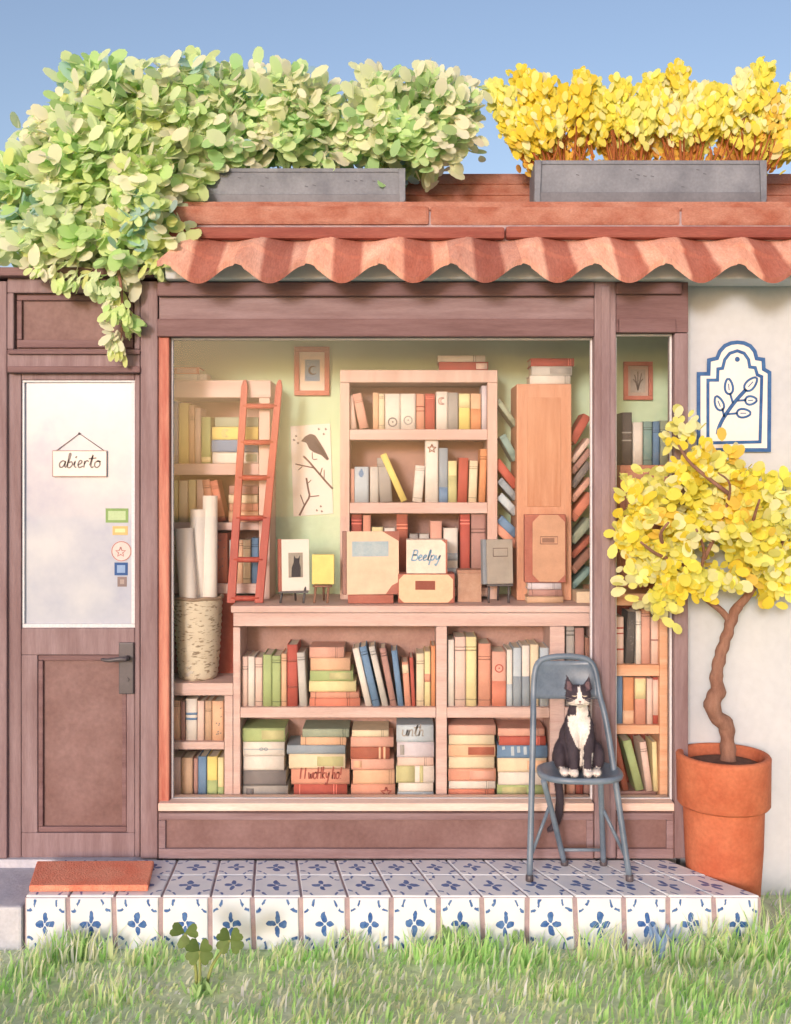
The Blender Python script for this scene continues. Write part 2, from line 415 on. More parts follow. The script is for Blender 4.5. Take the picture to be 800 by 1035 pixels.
# ------------------------------------------------------------------ the bookshop (one building: every part is a child)
shop = thing('bookshop', 'low bookshop with brown timber front, terracotta roof and white plaster wall', 'shop', (0, 0, 0))
YB = 0.58          # back wall of the window display
YP = 0.12          # plaster wall to the right stands back a little
xl, xr, zt = X(-40), 3.2, 2.46
w = MB()
w.box(X(696), xr, YP, YP + 0.2, -0.25, 2.62)                                  # right wall
w.box(X(160), X(696), 0.10, YP + 0.2, Z(285), 2.62)                           # above the header
w.box(X(160), X(690), 0.10, 0.2, -0.25, 0.165)                                 # behind the plinth
w.build('plaster_wall', M_PLASTER, shop)
w = MB(); w.box(xr - 0.2, xr - 0.001, YP + 0.2, 3.2, -0.25, 2.6); w.box(xl, xl + 0.12, 0.12, 3.2, -0.25, zt - 0.06); w.box(xl + 0.12, xr - 0.2, 3.0, 3.2, -0.25, 2.6)
w.build('side_wall', M_PLASTER, shop)
w = MB().box(X(150), X(720), YB, YB + 0.1, 0.1, 2.62); w.box(X(150, .1), X(160, .1), 0.1, YB, 0.1, 2.6); w.box(X(700, .3), X(712, .3), 0.325, YB, 0.1, 2.6)
w.build('interior_wall', M_GREEN, shop)
w = MB().box(X(150), X(712), 0.201, YB, 0.10, 0.169)
w.box(X(160), X(694), 0.1, 0.2, 0.166, 0.1695)
w.build('display_floor', M_SHELF, shop)
MB().box(X(160, .2), X(700, .2), 0.325, YB, 2.5, 2.55).build('ceiling', M_PLASTER, shop)

# cornice under the tiles
c = MB().box(-0.955, 3.2, -0.075, 0.099, Z(286) + 0.003, 2.5)
c.build('plaster_cornice', M_PLASTER, shop, bev=0.008)

# timber header, posts, plinth
h = MB(); h.pbox(161, 601, 284.5, 340, -0.0, 0.095)
h.build('header', M_WOOD_H, shop, bev=0.004)
h = MB(); h.pbox(159, 601, 285, 299, -0.03, 0.0); h.pbox(159, 601, 322, 340, -0.018, 0.0)
h.build('header_moulding', M_WOOD_D, shop, bev=0.006)
h = MB(); h.pbox(623, 696, 285, 336, 0.0, 0.095); h.build('header', M_WOOD_D, shop, bev=0.004)
h = MB(); h.pbox(623, 690, 285, 297, -0.024, 0.0); h.pbox(626, 684, 322, 336, -0.018, 0.0); h.build('header_moulding', M_WOOD_D, shop, bev=0.006)
p = MB(); p.pbox(601, 623, 284, 868, -0.014, 0.095); p.build('post', M_WOOD_V, shop, bev=0.007)
p = MB(); p.pbox(607, 616, 290, 860, -0.022, -0.0145, 0); p.build('post_moulding', M_WOOD_V, shop, bev=0.004)
p = MB(); p.pbox(682, 696, 336.5, 868, 0.0, 0.115); p.build('post', M_WOOD_V, shop, bev=0.006)
p = MB(); p.pbox(142, 159.5, 284, 868, -0.01, 0.1); p.build('post', M_WOOD_V, shop, bev=0.006)
p = MB(); p.pbox(160, 171, 340.5, 818, 0.004, 0.095); p.build('window_jamb', M_REDWOOD, shop, bev=0.005)
p = MB(); p.pbox(160, 601, 820.5, 868, 0.0, 0.095); p.pbox(623, 682, 820.5, 868, 0.0, 0.095)
p.build('plinth', M_PANEL, shop, bev=0.004)
p = MB()
for a, b in ((160.5, 600), (624, 681)):
    p.pbox(a, b, 822, 829, -0.014, 0.0); p.pbox(a, b, 858, 868, -0.018, 0.0); p.pbox(a, a + 7, 829.2, 857.8, -0.012, 0.0); p.pbox(b - 7, b, 829.2, 857.8, -0.012, 0.0)
p.build('plinth_moulding', M_WOOD_H, shop, bev=0.004)
p = MB(); p.pbox(160, 600.5, 812, 820, -0.03, 0.097); p.pbox(623.5, 682, 812, 820, -0.026, 0.097)
p.build('sill', mat('pale_sill', (226, 190, 176), 0.6, stretch=H, scale=5, c2=(244, 222, 212)), shop, bev=0.004)
# glazing: white strips round the panes stand in for highlights on their edges
for a, b, t in ((171.5, 600.5, 340.5), (623.5, 681.5, 336.5)):
    f = MB()
    f.pbox(a, a + 1.8, t, 811.5, 0.036, 0.056, 0); f.pbox(b - 1.8, b, t, 811.5, 0.036, 0.056, 0); f.pbox(a + 2, b - 2, t, t + 1.8, 0.036, 0.056, 0); f.pbox(a + 2, b - 2, 809.5, 811.5, 0.036, 0.056, 0)
    wf = f.build('pane_edge_highlight', M_BEAD_HILITE, shop)
    gp = MB(); gp.pbox(a + 1, b - 1, t + 1, 811, 0.044, 0.048, 0); gp.build('window_pane', M_GLASS, wf)

# door side
d = MB()
d.pbox(-40, 7, 284, 868, 0.0, 0.1)                                     # left jamb
d.pbox(7.3, 141.7, 353, 377, -0.002, 0.1)
d.pbox(7.3, 141.7, 281, 296, 0.0, 0.1); d.pbox(7.3, 14, 296, 353, 0.0, 0.1); d.pbox(136, 141.7, 296, 353, 0.0, 0.1)
d.build('door_frame', M_WOOD_V, shop, bev=0.006)
MB().pbox(14, 136, 296, 353, 0.03, 0.09, 0).build('transom_panel', M_PANEL, shop)
d = MB()
for a in ((16, 134, 298, 303), (16, 134, 343, 351), (16, 21, 303.2, 342.8), (129, 134, 303.2, 342.8)): d.pbox(*a, 0.014, 0.03, 0)
d.build('transom_moulding', M_WOOD_D, shop, bev=0.004)
d = MB(); d.pbox(-44, 158, 272, 281, -0.05, 0.14, 0); d.build('lintel', M_WOOD_D, shop, bev=0.01)
MB().box(xl, X(159), 0.141, 3.2, zt - 0.055, zt - 0.01).build('flat_roof', M_CONC, shop)
d = MB(); d.pbox(7.3, 141.7, 353.5, 358, -0.02, -0.002); d.pbox(7.3, 141.7, 370, 376.5, -0.024, -0.002)
d.build('door_head_moulding', M_WOOD_D, shop, bev=0.005)
d = MB()
d.pbox(7.5, 21.5, 377.5, 867, 0.02, 0.065, 0.02); d.pbox(136.5, 141.5, 377.5, 867, 0.02, 0.065, 0.02)
d.pbox(21.7, 136.3, 377.5, 384, 0.021, 0.065, 0.02); d.pbox(21.7, 136.3, 635, 662, 0.021, 0.065, 0.02); d.pbox(21.7, 136.3, 842, 867, 0.021, 0.065, 0.02)
d.pbox(21.7, 38, 662, 842, 0.021, 0.065, 0.02); d.pbox(128, 136.3, 662, 842, 0.021, 0.065, 0.02)
door = d.build('door', M_WOOD_V, shop, bev=0.005)
MB().pbox(38, 128, 662, 842, 0.042, 0.06, 0.02).build('door_panel', M_PANEL, door)
d = MB()
for a in ((38.3, 127.7, 662.5, 668), (38.3, 127.7, 836, 841.5), (38.3, 43, 668.2, 835.8), (123, 127.7, 668.2, 835.8)): d.pbox(*a, 0.026, 0.042, 0.02)
d.build('door_moulding', M_WOOD_D, door, bev=0.004)
MB().pbox(21.7, 136.3, 384, 635, 0.044, 0.05, 0.02).build('door_pane', M_FROST_REFL, door)
d = MB()
for a in ((22, 136, 384.2, 386.2), (22, 136, 631, 634.8), (22, 24, 386.4, 630.8), (132.5, 136, 386.4, 630.8)): d.pbox(*a, 0.03, 0.044, 0.02)
d.build('glazing_bead', M_BEAD_HILITE, door, bev=0.001)
MB().box(xl, X(159), -0.004, 0.1, -0.25, -0.002).build('threshold', M_CONC, shop, bev=0.004)
# lever handle
hd = MB(); hd.pbox(121, 136, 649, 701, 0.006, 0.0195, 0.02)
hd.build('handle_plate', M_IRON, door, bev=0.004)
hd = MB(); hd.tube([(X(129, 0), 0.008, Z(665)), (X(129, 0), -0.035, Z(665))], 0.011, 12)
hd.tube([(X(130.5), -0.035, Z(665)), (X(124), -0.04, Z(664.5)), (X(112), -0.038, Z(666)), (X(105), -0.032, Z(665))], [0.010, 0.010, 0.0085, 0.006], 10, smooth_path=4)
hd.build('door_handle', M_IRON, door)
hd = MB().tube([(X(128.5), 0.006, Z(687)), (X(128.5), 0.0, Z(687))], 0.008, 12); hd.build('keyhole', M_IRON, door)
# stickers on the pane
def sticker(kind, u0, u1, v0, v1, c1, c2, label):
    b = MB(); y = 0.0435; ys = 0.02
    if kind == 'round':
        b.prism(circ(X((u0 + u1) / 2, ys), Z((v0 + v1) / 2, ys), (X(u1, ys) - X(u0, ys)) / 2, 24)[:-1], y - 0.001, y)
    else: b.pbox(u0, u1, v0, v1, y - 0.001, y, ys)
    o = b.build('sticker', flat(c1), door, bev=0); o['label'] = label
    q = MB(); cx, cz = X((u0 + u1) / 2, ys), Z((v0 + v1) / 2, ys)
    if kind == 'round':
        pts = starpts(cx - 0.003, cz - 0.004, 0.022); q.ribbon(pts + pts[:1], 0.005, y - 0.001)
        rim = circ(cx, cz, (X(u1, ys) - X(u0, ys)) / 2 - 0.003, 24); q.ribbon(rim, 0.004, y - 0.001)
        q.build('emblem', flat((176, 136, 134)), o)
    else:
        m_ = 2.6
        q.pbox(u0 + m_, u1 - m_, v0 + m_, v1 - m_, y - 0.002, y - 0.001, ys); q.build('emblem', flat(c2), o)
sticker('sq', 105.5, 128.5, 514, 528.5, (140, 172, 110), (190, 212, 168), 'green framed sticker on door glass')
sticker('sq', 112.5, 128, 532, 541, (224, 190, 130), (246, 226, 176), 'small cream sticker on door glass')
sticker('round', 111, 132, 547, 568, (236, 208, 206), None, 'round pink sticker with a star')
sticker('sq', 114.5, 128, 569, 582, (56, 92, 150), (144, 172, 214), 'blue framed square sticker')
sticker('sq', 117.5, 127, 583.5, 593.5, (140, 124, 124), (170, 156, 152), 'small grey square sticker')

# roof: rolled tiles, ridge bands, upper slope with a ledge that carries the planters
YE, ZE = -0.22, 2.44
ZR = Z(241, 0.02)
def wave(x):
    t = (x - X(200, YE)) / 0.288
    s_ = math.cos(2 * PI * t)
    fr = (t + .5) % 1.0
    seam = 0.016 * (1 - min(1, fr / .07)) if fr < .07 else 0.0
    k = math.floor(t + .5)
    return 0.036 * (2 * ((1 - s_) / 2) ** 1.08 - 1) + 0.003 * math.sin(k * 12.9) + (0.007 if fr < .13 else 0)
x0r, x1r = -0.955, 3.3
nx = 700
r = MB(); rows = [(YE, 0.0, 0), (YE + 0.12, 0.5, 0), (YE + 0.12, 0.5, 1), (0.03, 1.0, 1)]
ny = len(rows)
for lay in (0, 1):
    for (yy, t, k) in rows:
        for i in range(nx + 1):
            x = x0r + (x1r - x0r) * i / nx
            z = ZE + (ZR - ZE) * t + wave(x - 0.02 * k) * (1 - 0.62 * t) + (0.016 if k else 0.0) * (1.2 - t) - lay * 0.022
            r.v.append((min(x + 0.07 * t, x1r + 0.08), yy + lay * 0.004, z))
for j in range(ny - 1):
    for i in range(nx):
        a = j * (nx + 1) + i; r.face((a, a + 1, a + nx + 2, a + nx + 1), None, j != 1)
        b = a + ny * (nx + 1); r.face((b, b + nx + 1, b + nx + 2, b + 1), None, True)
for i in range(nx):
    a = i; b = i + ny * (nx + 1); r.face((a, b, b + 1, a + 1))
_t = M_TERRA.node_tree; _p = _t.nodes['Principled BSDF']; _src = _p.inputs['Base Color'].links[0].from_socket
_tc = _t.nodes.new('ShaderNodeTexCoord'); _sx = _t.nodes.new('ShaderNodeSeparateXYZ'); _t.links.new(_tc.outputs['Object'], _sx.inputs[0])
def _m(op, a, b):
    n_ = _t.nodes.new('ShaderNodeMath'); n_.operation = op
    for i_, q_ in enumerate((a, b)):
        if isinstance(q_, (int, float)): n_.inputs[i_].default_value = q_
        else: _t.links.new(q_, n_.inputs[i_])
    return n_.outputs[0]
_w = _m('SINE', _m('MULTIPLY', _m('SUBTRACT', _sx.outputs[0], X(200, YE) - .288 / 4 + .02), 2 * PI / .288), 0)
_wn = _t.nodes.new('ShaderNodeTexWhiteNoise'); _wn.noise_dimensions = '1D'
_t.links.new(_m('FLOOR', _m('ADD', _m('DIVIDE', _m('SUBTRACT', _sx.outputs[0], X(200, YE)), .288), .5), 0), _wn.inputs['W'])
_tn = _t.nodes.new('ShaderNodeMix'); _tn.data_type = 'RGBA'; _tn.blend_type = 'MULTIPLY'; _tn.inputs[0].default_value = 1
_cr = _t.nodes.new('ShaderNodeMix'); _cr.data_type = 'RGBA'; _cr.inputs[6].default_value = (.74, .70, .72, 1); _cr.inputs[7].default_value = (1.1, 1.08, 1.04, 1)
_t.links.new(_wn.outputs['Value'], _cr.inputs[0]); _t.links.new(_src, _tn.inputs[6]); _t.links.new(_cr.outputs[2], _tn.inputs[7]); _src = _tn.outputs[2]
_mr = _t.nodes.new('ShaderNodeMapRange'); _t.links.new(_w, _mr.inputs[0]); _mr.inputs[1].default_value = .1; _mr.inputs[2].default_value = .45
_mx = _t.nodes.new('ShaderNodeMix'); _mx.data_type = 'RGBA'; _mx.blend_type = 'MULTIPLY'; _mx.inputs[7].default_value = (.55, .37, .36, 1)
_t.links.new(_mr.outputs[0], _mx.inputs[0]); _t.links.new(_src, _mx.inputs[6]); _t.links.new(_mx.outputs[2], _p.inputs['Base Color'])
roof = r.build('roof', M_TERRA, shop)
def course(xs0, xs1, stepx, y0, y1, z0, z1, m, bev):
    b = MB(); x = xs0
    while x < xs1 - .05:
        e = min(x + stepx * rnd.uniform(.94, 1.06), xs1); dz = rnd.uniform(-.003, .003); dy = rnd.uniform(-.004, .004)
        b.box(x, e - .004, y0 + dy, y1, z0 + dz, z1 + dz); x = e
    return b.build('ridge_band', m, roof, bev=bev)
MB().box(x0r + .02, x1r, 0.03, 0.1, Z(242, 0), Z(212, 0)).build('mortar_bed', M_GROUT, roof)
course(x0r, x1r, 1.45, -0.012, 0.1, Z(241, 0), Z(229, 0), M_TERRA3, .012)
course(x0r + .012, x1r, 1.1, 0.02, 0.115, Z(228.3, 0.03), Z(209, 0.03), M_TERRA2, .014)
ZL = 2.785
MB().box(x0r + 0.02, x1r, 0.06, 0.4, Z(215, 0.06), ZL).build('planter_ledge', M_TERRA2, roof, bev=0.008)
u_ = MB()
zr = Z(176, 0.52)
b_ = len(u_.v); ky = 4
prof = [(0.36, ZL - 0.03)]
for k in range(ky):
    t0, t1 = k / ky, (k + 1) / ky
    ya, za = 0.36 + 0.16 * t0, ZL + (zr - ZL) * t0; yb_, zb = 0.36 + 0.16 * t1, ZL + (zr - ZL) * t1
    prof += [(ya - 0.008, za + 0.004), (yb_ - 0.002, zb + 0.001)]
prof += [(0.60, zr + 0.012), (3.3, 2.55), (3.3, 2.45), (0.36, 2.5)]
for xx in (x0r + 0.02, x1r):
    u_.v += [(xx, a, b) for a, b in prof]
m_ = len(prof)
for i in range(m_):
    j = (i + 1) % m_; u_.face((i, i + m_, j + m_, j))
u_.face(list(range(m_))); u_.face(list(range(m_, 2 * m_))[::-1])
u_.build('upper_roof', M_TERRA2, roof)

# ------------------------------------------------------------------ tiled step
step = thing('tiled_step', 'low step clad in white tiles painted with blue flowers below the shopfront', 'step', (0, -0.2, -0.2))
NT = 16; xa, xb = -1.42, 1.40
def bx(xf): return xf - 0.26 * ((xf - xa) / (xb - xa)) ** 1.6
bed = MB(); yf, ybk = -0.4, -0.0205; k0 = 0.004
xs = [xa + (xb - xa) * i / 40 for i in range(41)]
for x in xs: bed.v += [(x, yf + k0, -0.22), (x, yf + k0, -k0), (bx(x), ybk, -k0), (bx(x), ybk, -0.22)]
for i in range(40):
    o = i * 4
    for q in ((0, 4, 5, 1), (1, 5, 6, 2), (2, 6, 7, 3), (3, 7, 4, 0)): bed.face([o + t for t in q])
bed.face((0, 1, 2, 3)); e = 160; bed.face((e + 3, e + 2, e + 1, e))
o = bed.build('grout_bed', M_GROUT, step); o.location = (0, 0.2, 0.2)
tl = MB(); uvs = []
def tile(c4, nrm, gx0, gx1, gy):
    """c4: corners bl, br, tr, tl"""
    c4 = [Vector(q) for q in c4]; nrm = Vector(nrm)
    def P(a, b): return (c4[0] * (1 - a) + c4[1] * a) * (1 - b) + (c4[3] * (1 - a) + c4[2] * a) * b
    W_ = (c4[1] - c4[0]).length; H_ = (c4[3] - c4[0]).length
    a0, a1, b0, b1 = gx0 / W_, 1 - gx1 / W_, gy / H_, 1 - gy / H_
    q = [(a0, b0), (a1, b0), (a1, b1), (a0, b1)]
    b = len(tl.v); tilt = [rnd.uniform(-0.0012, 0.0012) for _ in q]; e_ = 0.0035
    ins = [(a0 + e_ / W_, b0 + e_ / H_), (a1 - e_ / W_, b0 + e_ / H_), (a1 - e_ / W_, b1 - e_ / H_), (a0 + e_ / W_, b1 - e_ / H_)]
    tl.v += [tuple(P(*ins[i]) + nrm * (0.0035 + tilt[i])) for i in range(4)] + [tuple(P(*q[i]) + nrm * (0.0012 + tilt[i])) for i in range(4)] + [tuple(P(*q[i]) - nrm * 0.004) for i in range(4)]
    tl.face((b, b + 1, b + 2, b + 3)); uvs.append([(0.02, 0.02), (0.98, 0.02), (0.98, 0.98), (0.02, 0.98)])
    for i in range(4):
        j = (i + 1) % 4
        tl.face((b + j, b + i, b + 4 + i, b + 4 + j)); uvs.append([(0.3, 0.3)] * 4)
        tl.face((b + 4 + j, b + 4 + i, b + 8 + i, b + 8 + j)); uvs.append([(0.3, 0.3)] * 4)
edges = [xa + (xb - xa) * i / NT + (rnd.uniform(-0.012, 0.012) if 0 < i < NT else 0) for i in range(NT + 1)]
sk = [rnd.uniform(-0.012, 0.004) for _ in range(NT + 1)]; sk[0] = sk[-1] = 0
for i in range(NT):
    A, B = edges[i], edges[i + 1]
    tile([(A - sk[i], yf, -0.205), (B - sk[i + 1], yf, -0.205), (B, yf, -0.002), (A, yf, -0.002)], (0, -1, 0), 0.007, 0.012, 0.003)
    for (t0, t1) in ((0.0, 0.55), (0.55, 1.0)):
        ya, yb2 = yf + 0.002 + (ybk - yf) * t0, yf + (ybk - yf) * t1
        f = lambda x, t: x * (1 - t) + bx(x) * t
        tile([(f(A, t0), ya, 0), (f(B, t0), ya, 0), (f(B, t1), yb2, 0), (f(A, t1), yb2, 0)], (0, 0, 1), 0.005, 0.005, 0.004)
o = tl.build('tile_cladding', M_TILE, step); o.location = (0, 0.2, 0.2)
uvl = o.data.uv_layers.new(name='uv'); k = 0
for pl, uq in zip(o.data.polygons, uvs):
    for li, q in zip(pl.loop_indices, uq): uvl.data[li].uv = q

# doormat
dm = MB(); b = [(X(30, -0.36), -0.365), (X(150, -0.36), -0.36), (X(156, -0.1), -0.10), (X(38, -0.1), -0.105)]
for z in (0.0045, 0.03):
    dm.v += [(x, y, z) for x, y in b]
for q in ((3, 2, 1, 0), (4, 5, 6, 7), (0, 1, 5, 4), (1, 2, 6, 5), (2, 3, 7, 6), (3, 0, 4, 7)): dm.face(q)
tag(dm.build('doormat', M_MAT, bev=0.006), 'coral red doormat lying on the tiled step before the door', 'doormat')

# ------------------------------------------------------------------ shelves inside the window
YL, YU = 0.12, 0.34                    # fronts of the low units and of the upper bookcases
SL, SU = YL + 0.025, YU + 0.022        # where the book spines stand
ZC = Z(612, YL)                        # counter top
def panels(name, m, lst, y0, y1, parent, yr=None, bev=0.003):
    """each (u0,u1,v0,v1) a board"""
    for k, (u0, u1, v0, v1) in enumerate(lst):
        MB().pbox(u0, u1, v0, v1, y0, y1, yr).build(name, m, parent, bev=bev, jit=0.0006)
# low cabinet at the left
lc = thing('low_cabinet', 'narrow low peach cabinet under the basket left of the counter', 'cabinet', (0, 0, 0))
panels('side_panel', M_SHELF, [(160, 171.5, 690.5, 818), (227, 235.6, 703.2, 818)], YL, 0.5, lc)
panels('top', M_SHELF, [(171.7, 235.6, 690.5, 703)], YL - 0.004, 0.5, lc)
panels('shelf', M_SHELF, [(171.7, 226.8, 750, 757.5), (171.7, 226.8, 808, 818)], YL + 0.003, 0.49, lc)
panels('back_panel', M_SHELF_B, [(165, 232, 703.2, 817.5)], YL + 0.2, YL + 0.21, lc, YL)
# counter
ct = thing('counter_bookcase', 'long peach counter bookcase along the bottom of the shop window', 'bookcase', (0, 0, 0))
panels('side_panel', M_SHELF, [(236, 243, 634.2, 818), (598, 604, 634.2, 818)], YL, 0.56, ct)
panels('divider', M_SHELF, [(441, 452, 633.2, 818), (556, 571, 633.2, 818)], YL + 0.002, 0.55, ct)
MB().box(X(234, YL), X(605, YL), YL - 0.012, YB - 0.003, ZC - 0.03, ZC).build('counter_top', M_SHELF, ct, bev=0.005)
panels('apron', M_SHELF, [(236, 604, 619.6, 633)], YL, YL + 0.02, ct)
panels('shelf', M_SHELF, [(243.2, 440.8, 715, 725.5), (452.2, 555.8, 715, 725.5), (571.2, 597.8, 715, 725.5)], YL + 0.004, 0.55, ct)
panels('bottom_board', M_SHELF, [(243.2, 440.8, 810, 818), (452.2, 555.8, 810, 818), (571.2, 597.8, 810, 818)], YL + 0.004, 0.55, ct)
panels('back_panel', M_SHELF_B, [(240, 602, 634, 817)], YL + 0.21, YL + 0.22, ct, YL)
# upper bookcase at the left, standing behind the basket
ub = thing('upper_bookcase', 'pale peach bookcase behind the red ladder at the window left', 'bookcase', (0, 0, 0))
panels('top', M_SHELF, [(158, 274, 384.5, 402)], YU - 0.004, YB - 0.004, ub, YU, 0.004)
M_SHELFV = mat('peach_shelf_wood_upright', (212, 174, 164), 0.6, stretch=V, scale=5, c2=(226, 198, 190), bump=0.06)
zb_ = Z(690.5, YL) + 0.001
def vbox(u0, u1, v0, zbot, y0, y1, yr, name, m, par, bev=0.003):
    return MB().box(X(u0, yr), X(u1, yr), y0, y1, zbot, Z(v0, yr)).build(name, m, par, bev=bev)
vbox(262, 273, 402.2, ZC + 0.001, YU, YB - 0.005, YU, 'side_panel', M_SHELFV, ub)
vbox(158, 166, 402.2, zb_, YU, YB - 0.005, YU, 'side_panel', M_SHELFV, ub)
panels('shelf', M_SHELF, [(166.2, 261.8, 468.5, 480), (166.2, 261.8, 528, 536), (166.2, 261.8, 590, 600)], YU + 0.003, YB - 0.02, ub, YU)
MB().box(X(166.2, YU), X(261.8, YU), YB - 0.018, YB - 0.006, Z(600, YU), Z(402.4, YU)).build('back_panel', M_SHELF_B, ub)
MB().box(X(166.2, YU), X(236, YU), YU + 0.01, YU + 0.02, zb_, Z(600.2, YU)).build('niche_panel', M_NICHE, ub)
# tall centre bookcase on the counter
cb = thing('centre_bookcase', 'tall peach bookcase of three shelves standing on the counter, middle of window', 'bookcase', (0, 0, 0))
panels('top', M_SHELFV, [(344, 503, 374, 386.5)], YU - 0.003, YB - 0.004, cb, YU, 0.004)
vbox(344, 353.5, 386.7, ZC + 0.001, YU, YB - 0.005, YU, 'side_panel', M_SHELFV, cb)
vbox(493, 503, 386.7, ZC + 0.001, YU, YB - 0.005, YU, 'side_panel', M_SHELFV, cb)
panels('shelf', M_SHELF, [(353.7, 492.8, 434, 444.5), (353.7, 492.8, 508, 519), (353.7, 492.8, 594, 603)], YU + 0.003, YB - 0.02, cb, YU)
MB().box(X(353.7, YU), X(492.8, YU), YB - 0.018, YB - 0.006, Z(603, YU), Z(386.8, YU)).build('back_panel', M_SHELF_B, cb)
# orange display stand, books racked in both of its sides
osd = thing('display_stand', 'tall narrow orange display stand with books racked in both sides', 'stand', (0, 0, 0))
YO = 0.30
OS = MB().box(X(522.5, YO), X(578, YO), YO, YB - 0.03, ZC + 0.001, Z(388, YO)); OS.build('column', M_SHELF_O, osd, bev=0.006)
MB().pbox(533, 567, 402, 512, YO - 0.004, YO - 0.0005, YO).build('front_panel', mat('orange_panel', (198, 138, 108), 0.6, stretch=V, scale=7, c2=(216, 162, 134), bump=0.1), osd, bev=0.002)
# right-hand units behind the narrow window
rl = thing('narrow_bookcase', 'narrow orange bookcase of three cells behind the right-hand window', 'bookcase', (0, 0, 0))
M_SHELFR = mat('orange_shelf_wood', (226, 164, 128), 0.6, stretch=H, scale=5, c2=(240, 196, 166), bump=0.06)
panels('side_panel', M_SHELFR, [(607, 617, 612.2, 818), (667, 675, 612.2, 818)], YL, 0.5, rl)
panels('top', M_SHELFR, [(606, 676, 600, 612)], YL - 0.004, 0.52, rl)
panels('shelf', M_SHELFR, [(617.2, 666.8, 672, 683.5), (617.2, 666.8, 733, 742), (617.2, 666.8, 816, 818)], YL + 0.003, 0.49, rl)
MB().pbox(617.2, 666.8, 612.2, 816, YL + 0.2, YL + 0.21, YL).build('back_panel', M_NICHE, rl)
rb = thing('wall_cabinet', 'plain brown cabinet standing on the narrow bookcase under the small framed print', 'cabinet', (0, 0, 0))
MB().box(X(627, YU), X(684, YU), YU, YB - 0.004, Z(600, YL) + 0.001, Z(470, YU)).build('carcass', mat('brown_cabinet', (186, 122, 100), 0.65, stretch=V, scale=4, c2=(204, 148, 126)), rb, bev=0.004)
MB().pbox(632, 680, 476, 590, YU - 0.012, YU - 0.0005, YU).build('cabinet_door', mat('brown_cabinet_front', (192, 130, 106), 0.65, stretch=V, scale=4, c2=(208, 152, 130)), rb, bev=0.003)

# ------------------------------------------------------------------ books
P = {'white': (240, 233, 228), 'cream': (242, 224, 194), 'pale pink': (240, 208, 198), 'pink': (230, 172, 156), 'coral': (222, 132, 110), 'red': (188, 84, 74),
     'dark red': (160, 76, 66), 'brown': (152, 106, 92), 'tan': (208, 172, 144), 'peach': (240, 192, 158), 'orange': (226, 152, 106), 'yellow': (242, 222, 130),
     'pale yellow': (244, 230, 176), 'green': (172, 194, 132), 'olive': (200, 198, 146), 'grey': (170, 166, 166), 'dark grey': (124, 120, 124), 'pale grey': (208, 206, 204),
     'blue': (104, 142, 186), 'pale blue': (192, 210, 226), 'lavender': (216, 210, 224), 'teal': (130, 166, 166), 'black': (84, 80, 82), 'mauve': (180, 136, 130),
     'grey-blue': (150, 166, 184), 'grey-green': (160, 172, 152), 'salmon': (228, 158, 136), 'rust': (172, 92, 72)}
P = {k: tuple(int(round(a * .88 + b * .12)) for a, b in zip(v, (214, 196, 186))) for k, v in P.items()}
ADJ = {'band': 'banded', 'two': 'two-tone', 'moon': 'moon-marked', 'star': 'star-marked', 'drop': 'drop-marked', 'ring': 'ring-marked', 'text': 'lettered', 'bow': 'bow-marked', 'patch': 'patched', 'drip': 'dripped', 'speck': 'speckled'}
book_labels = {}
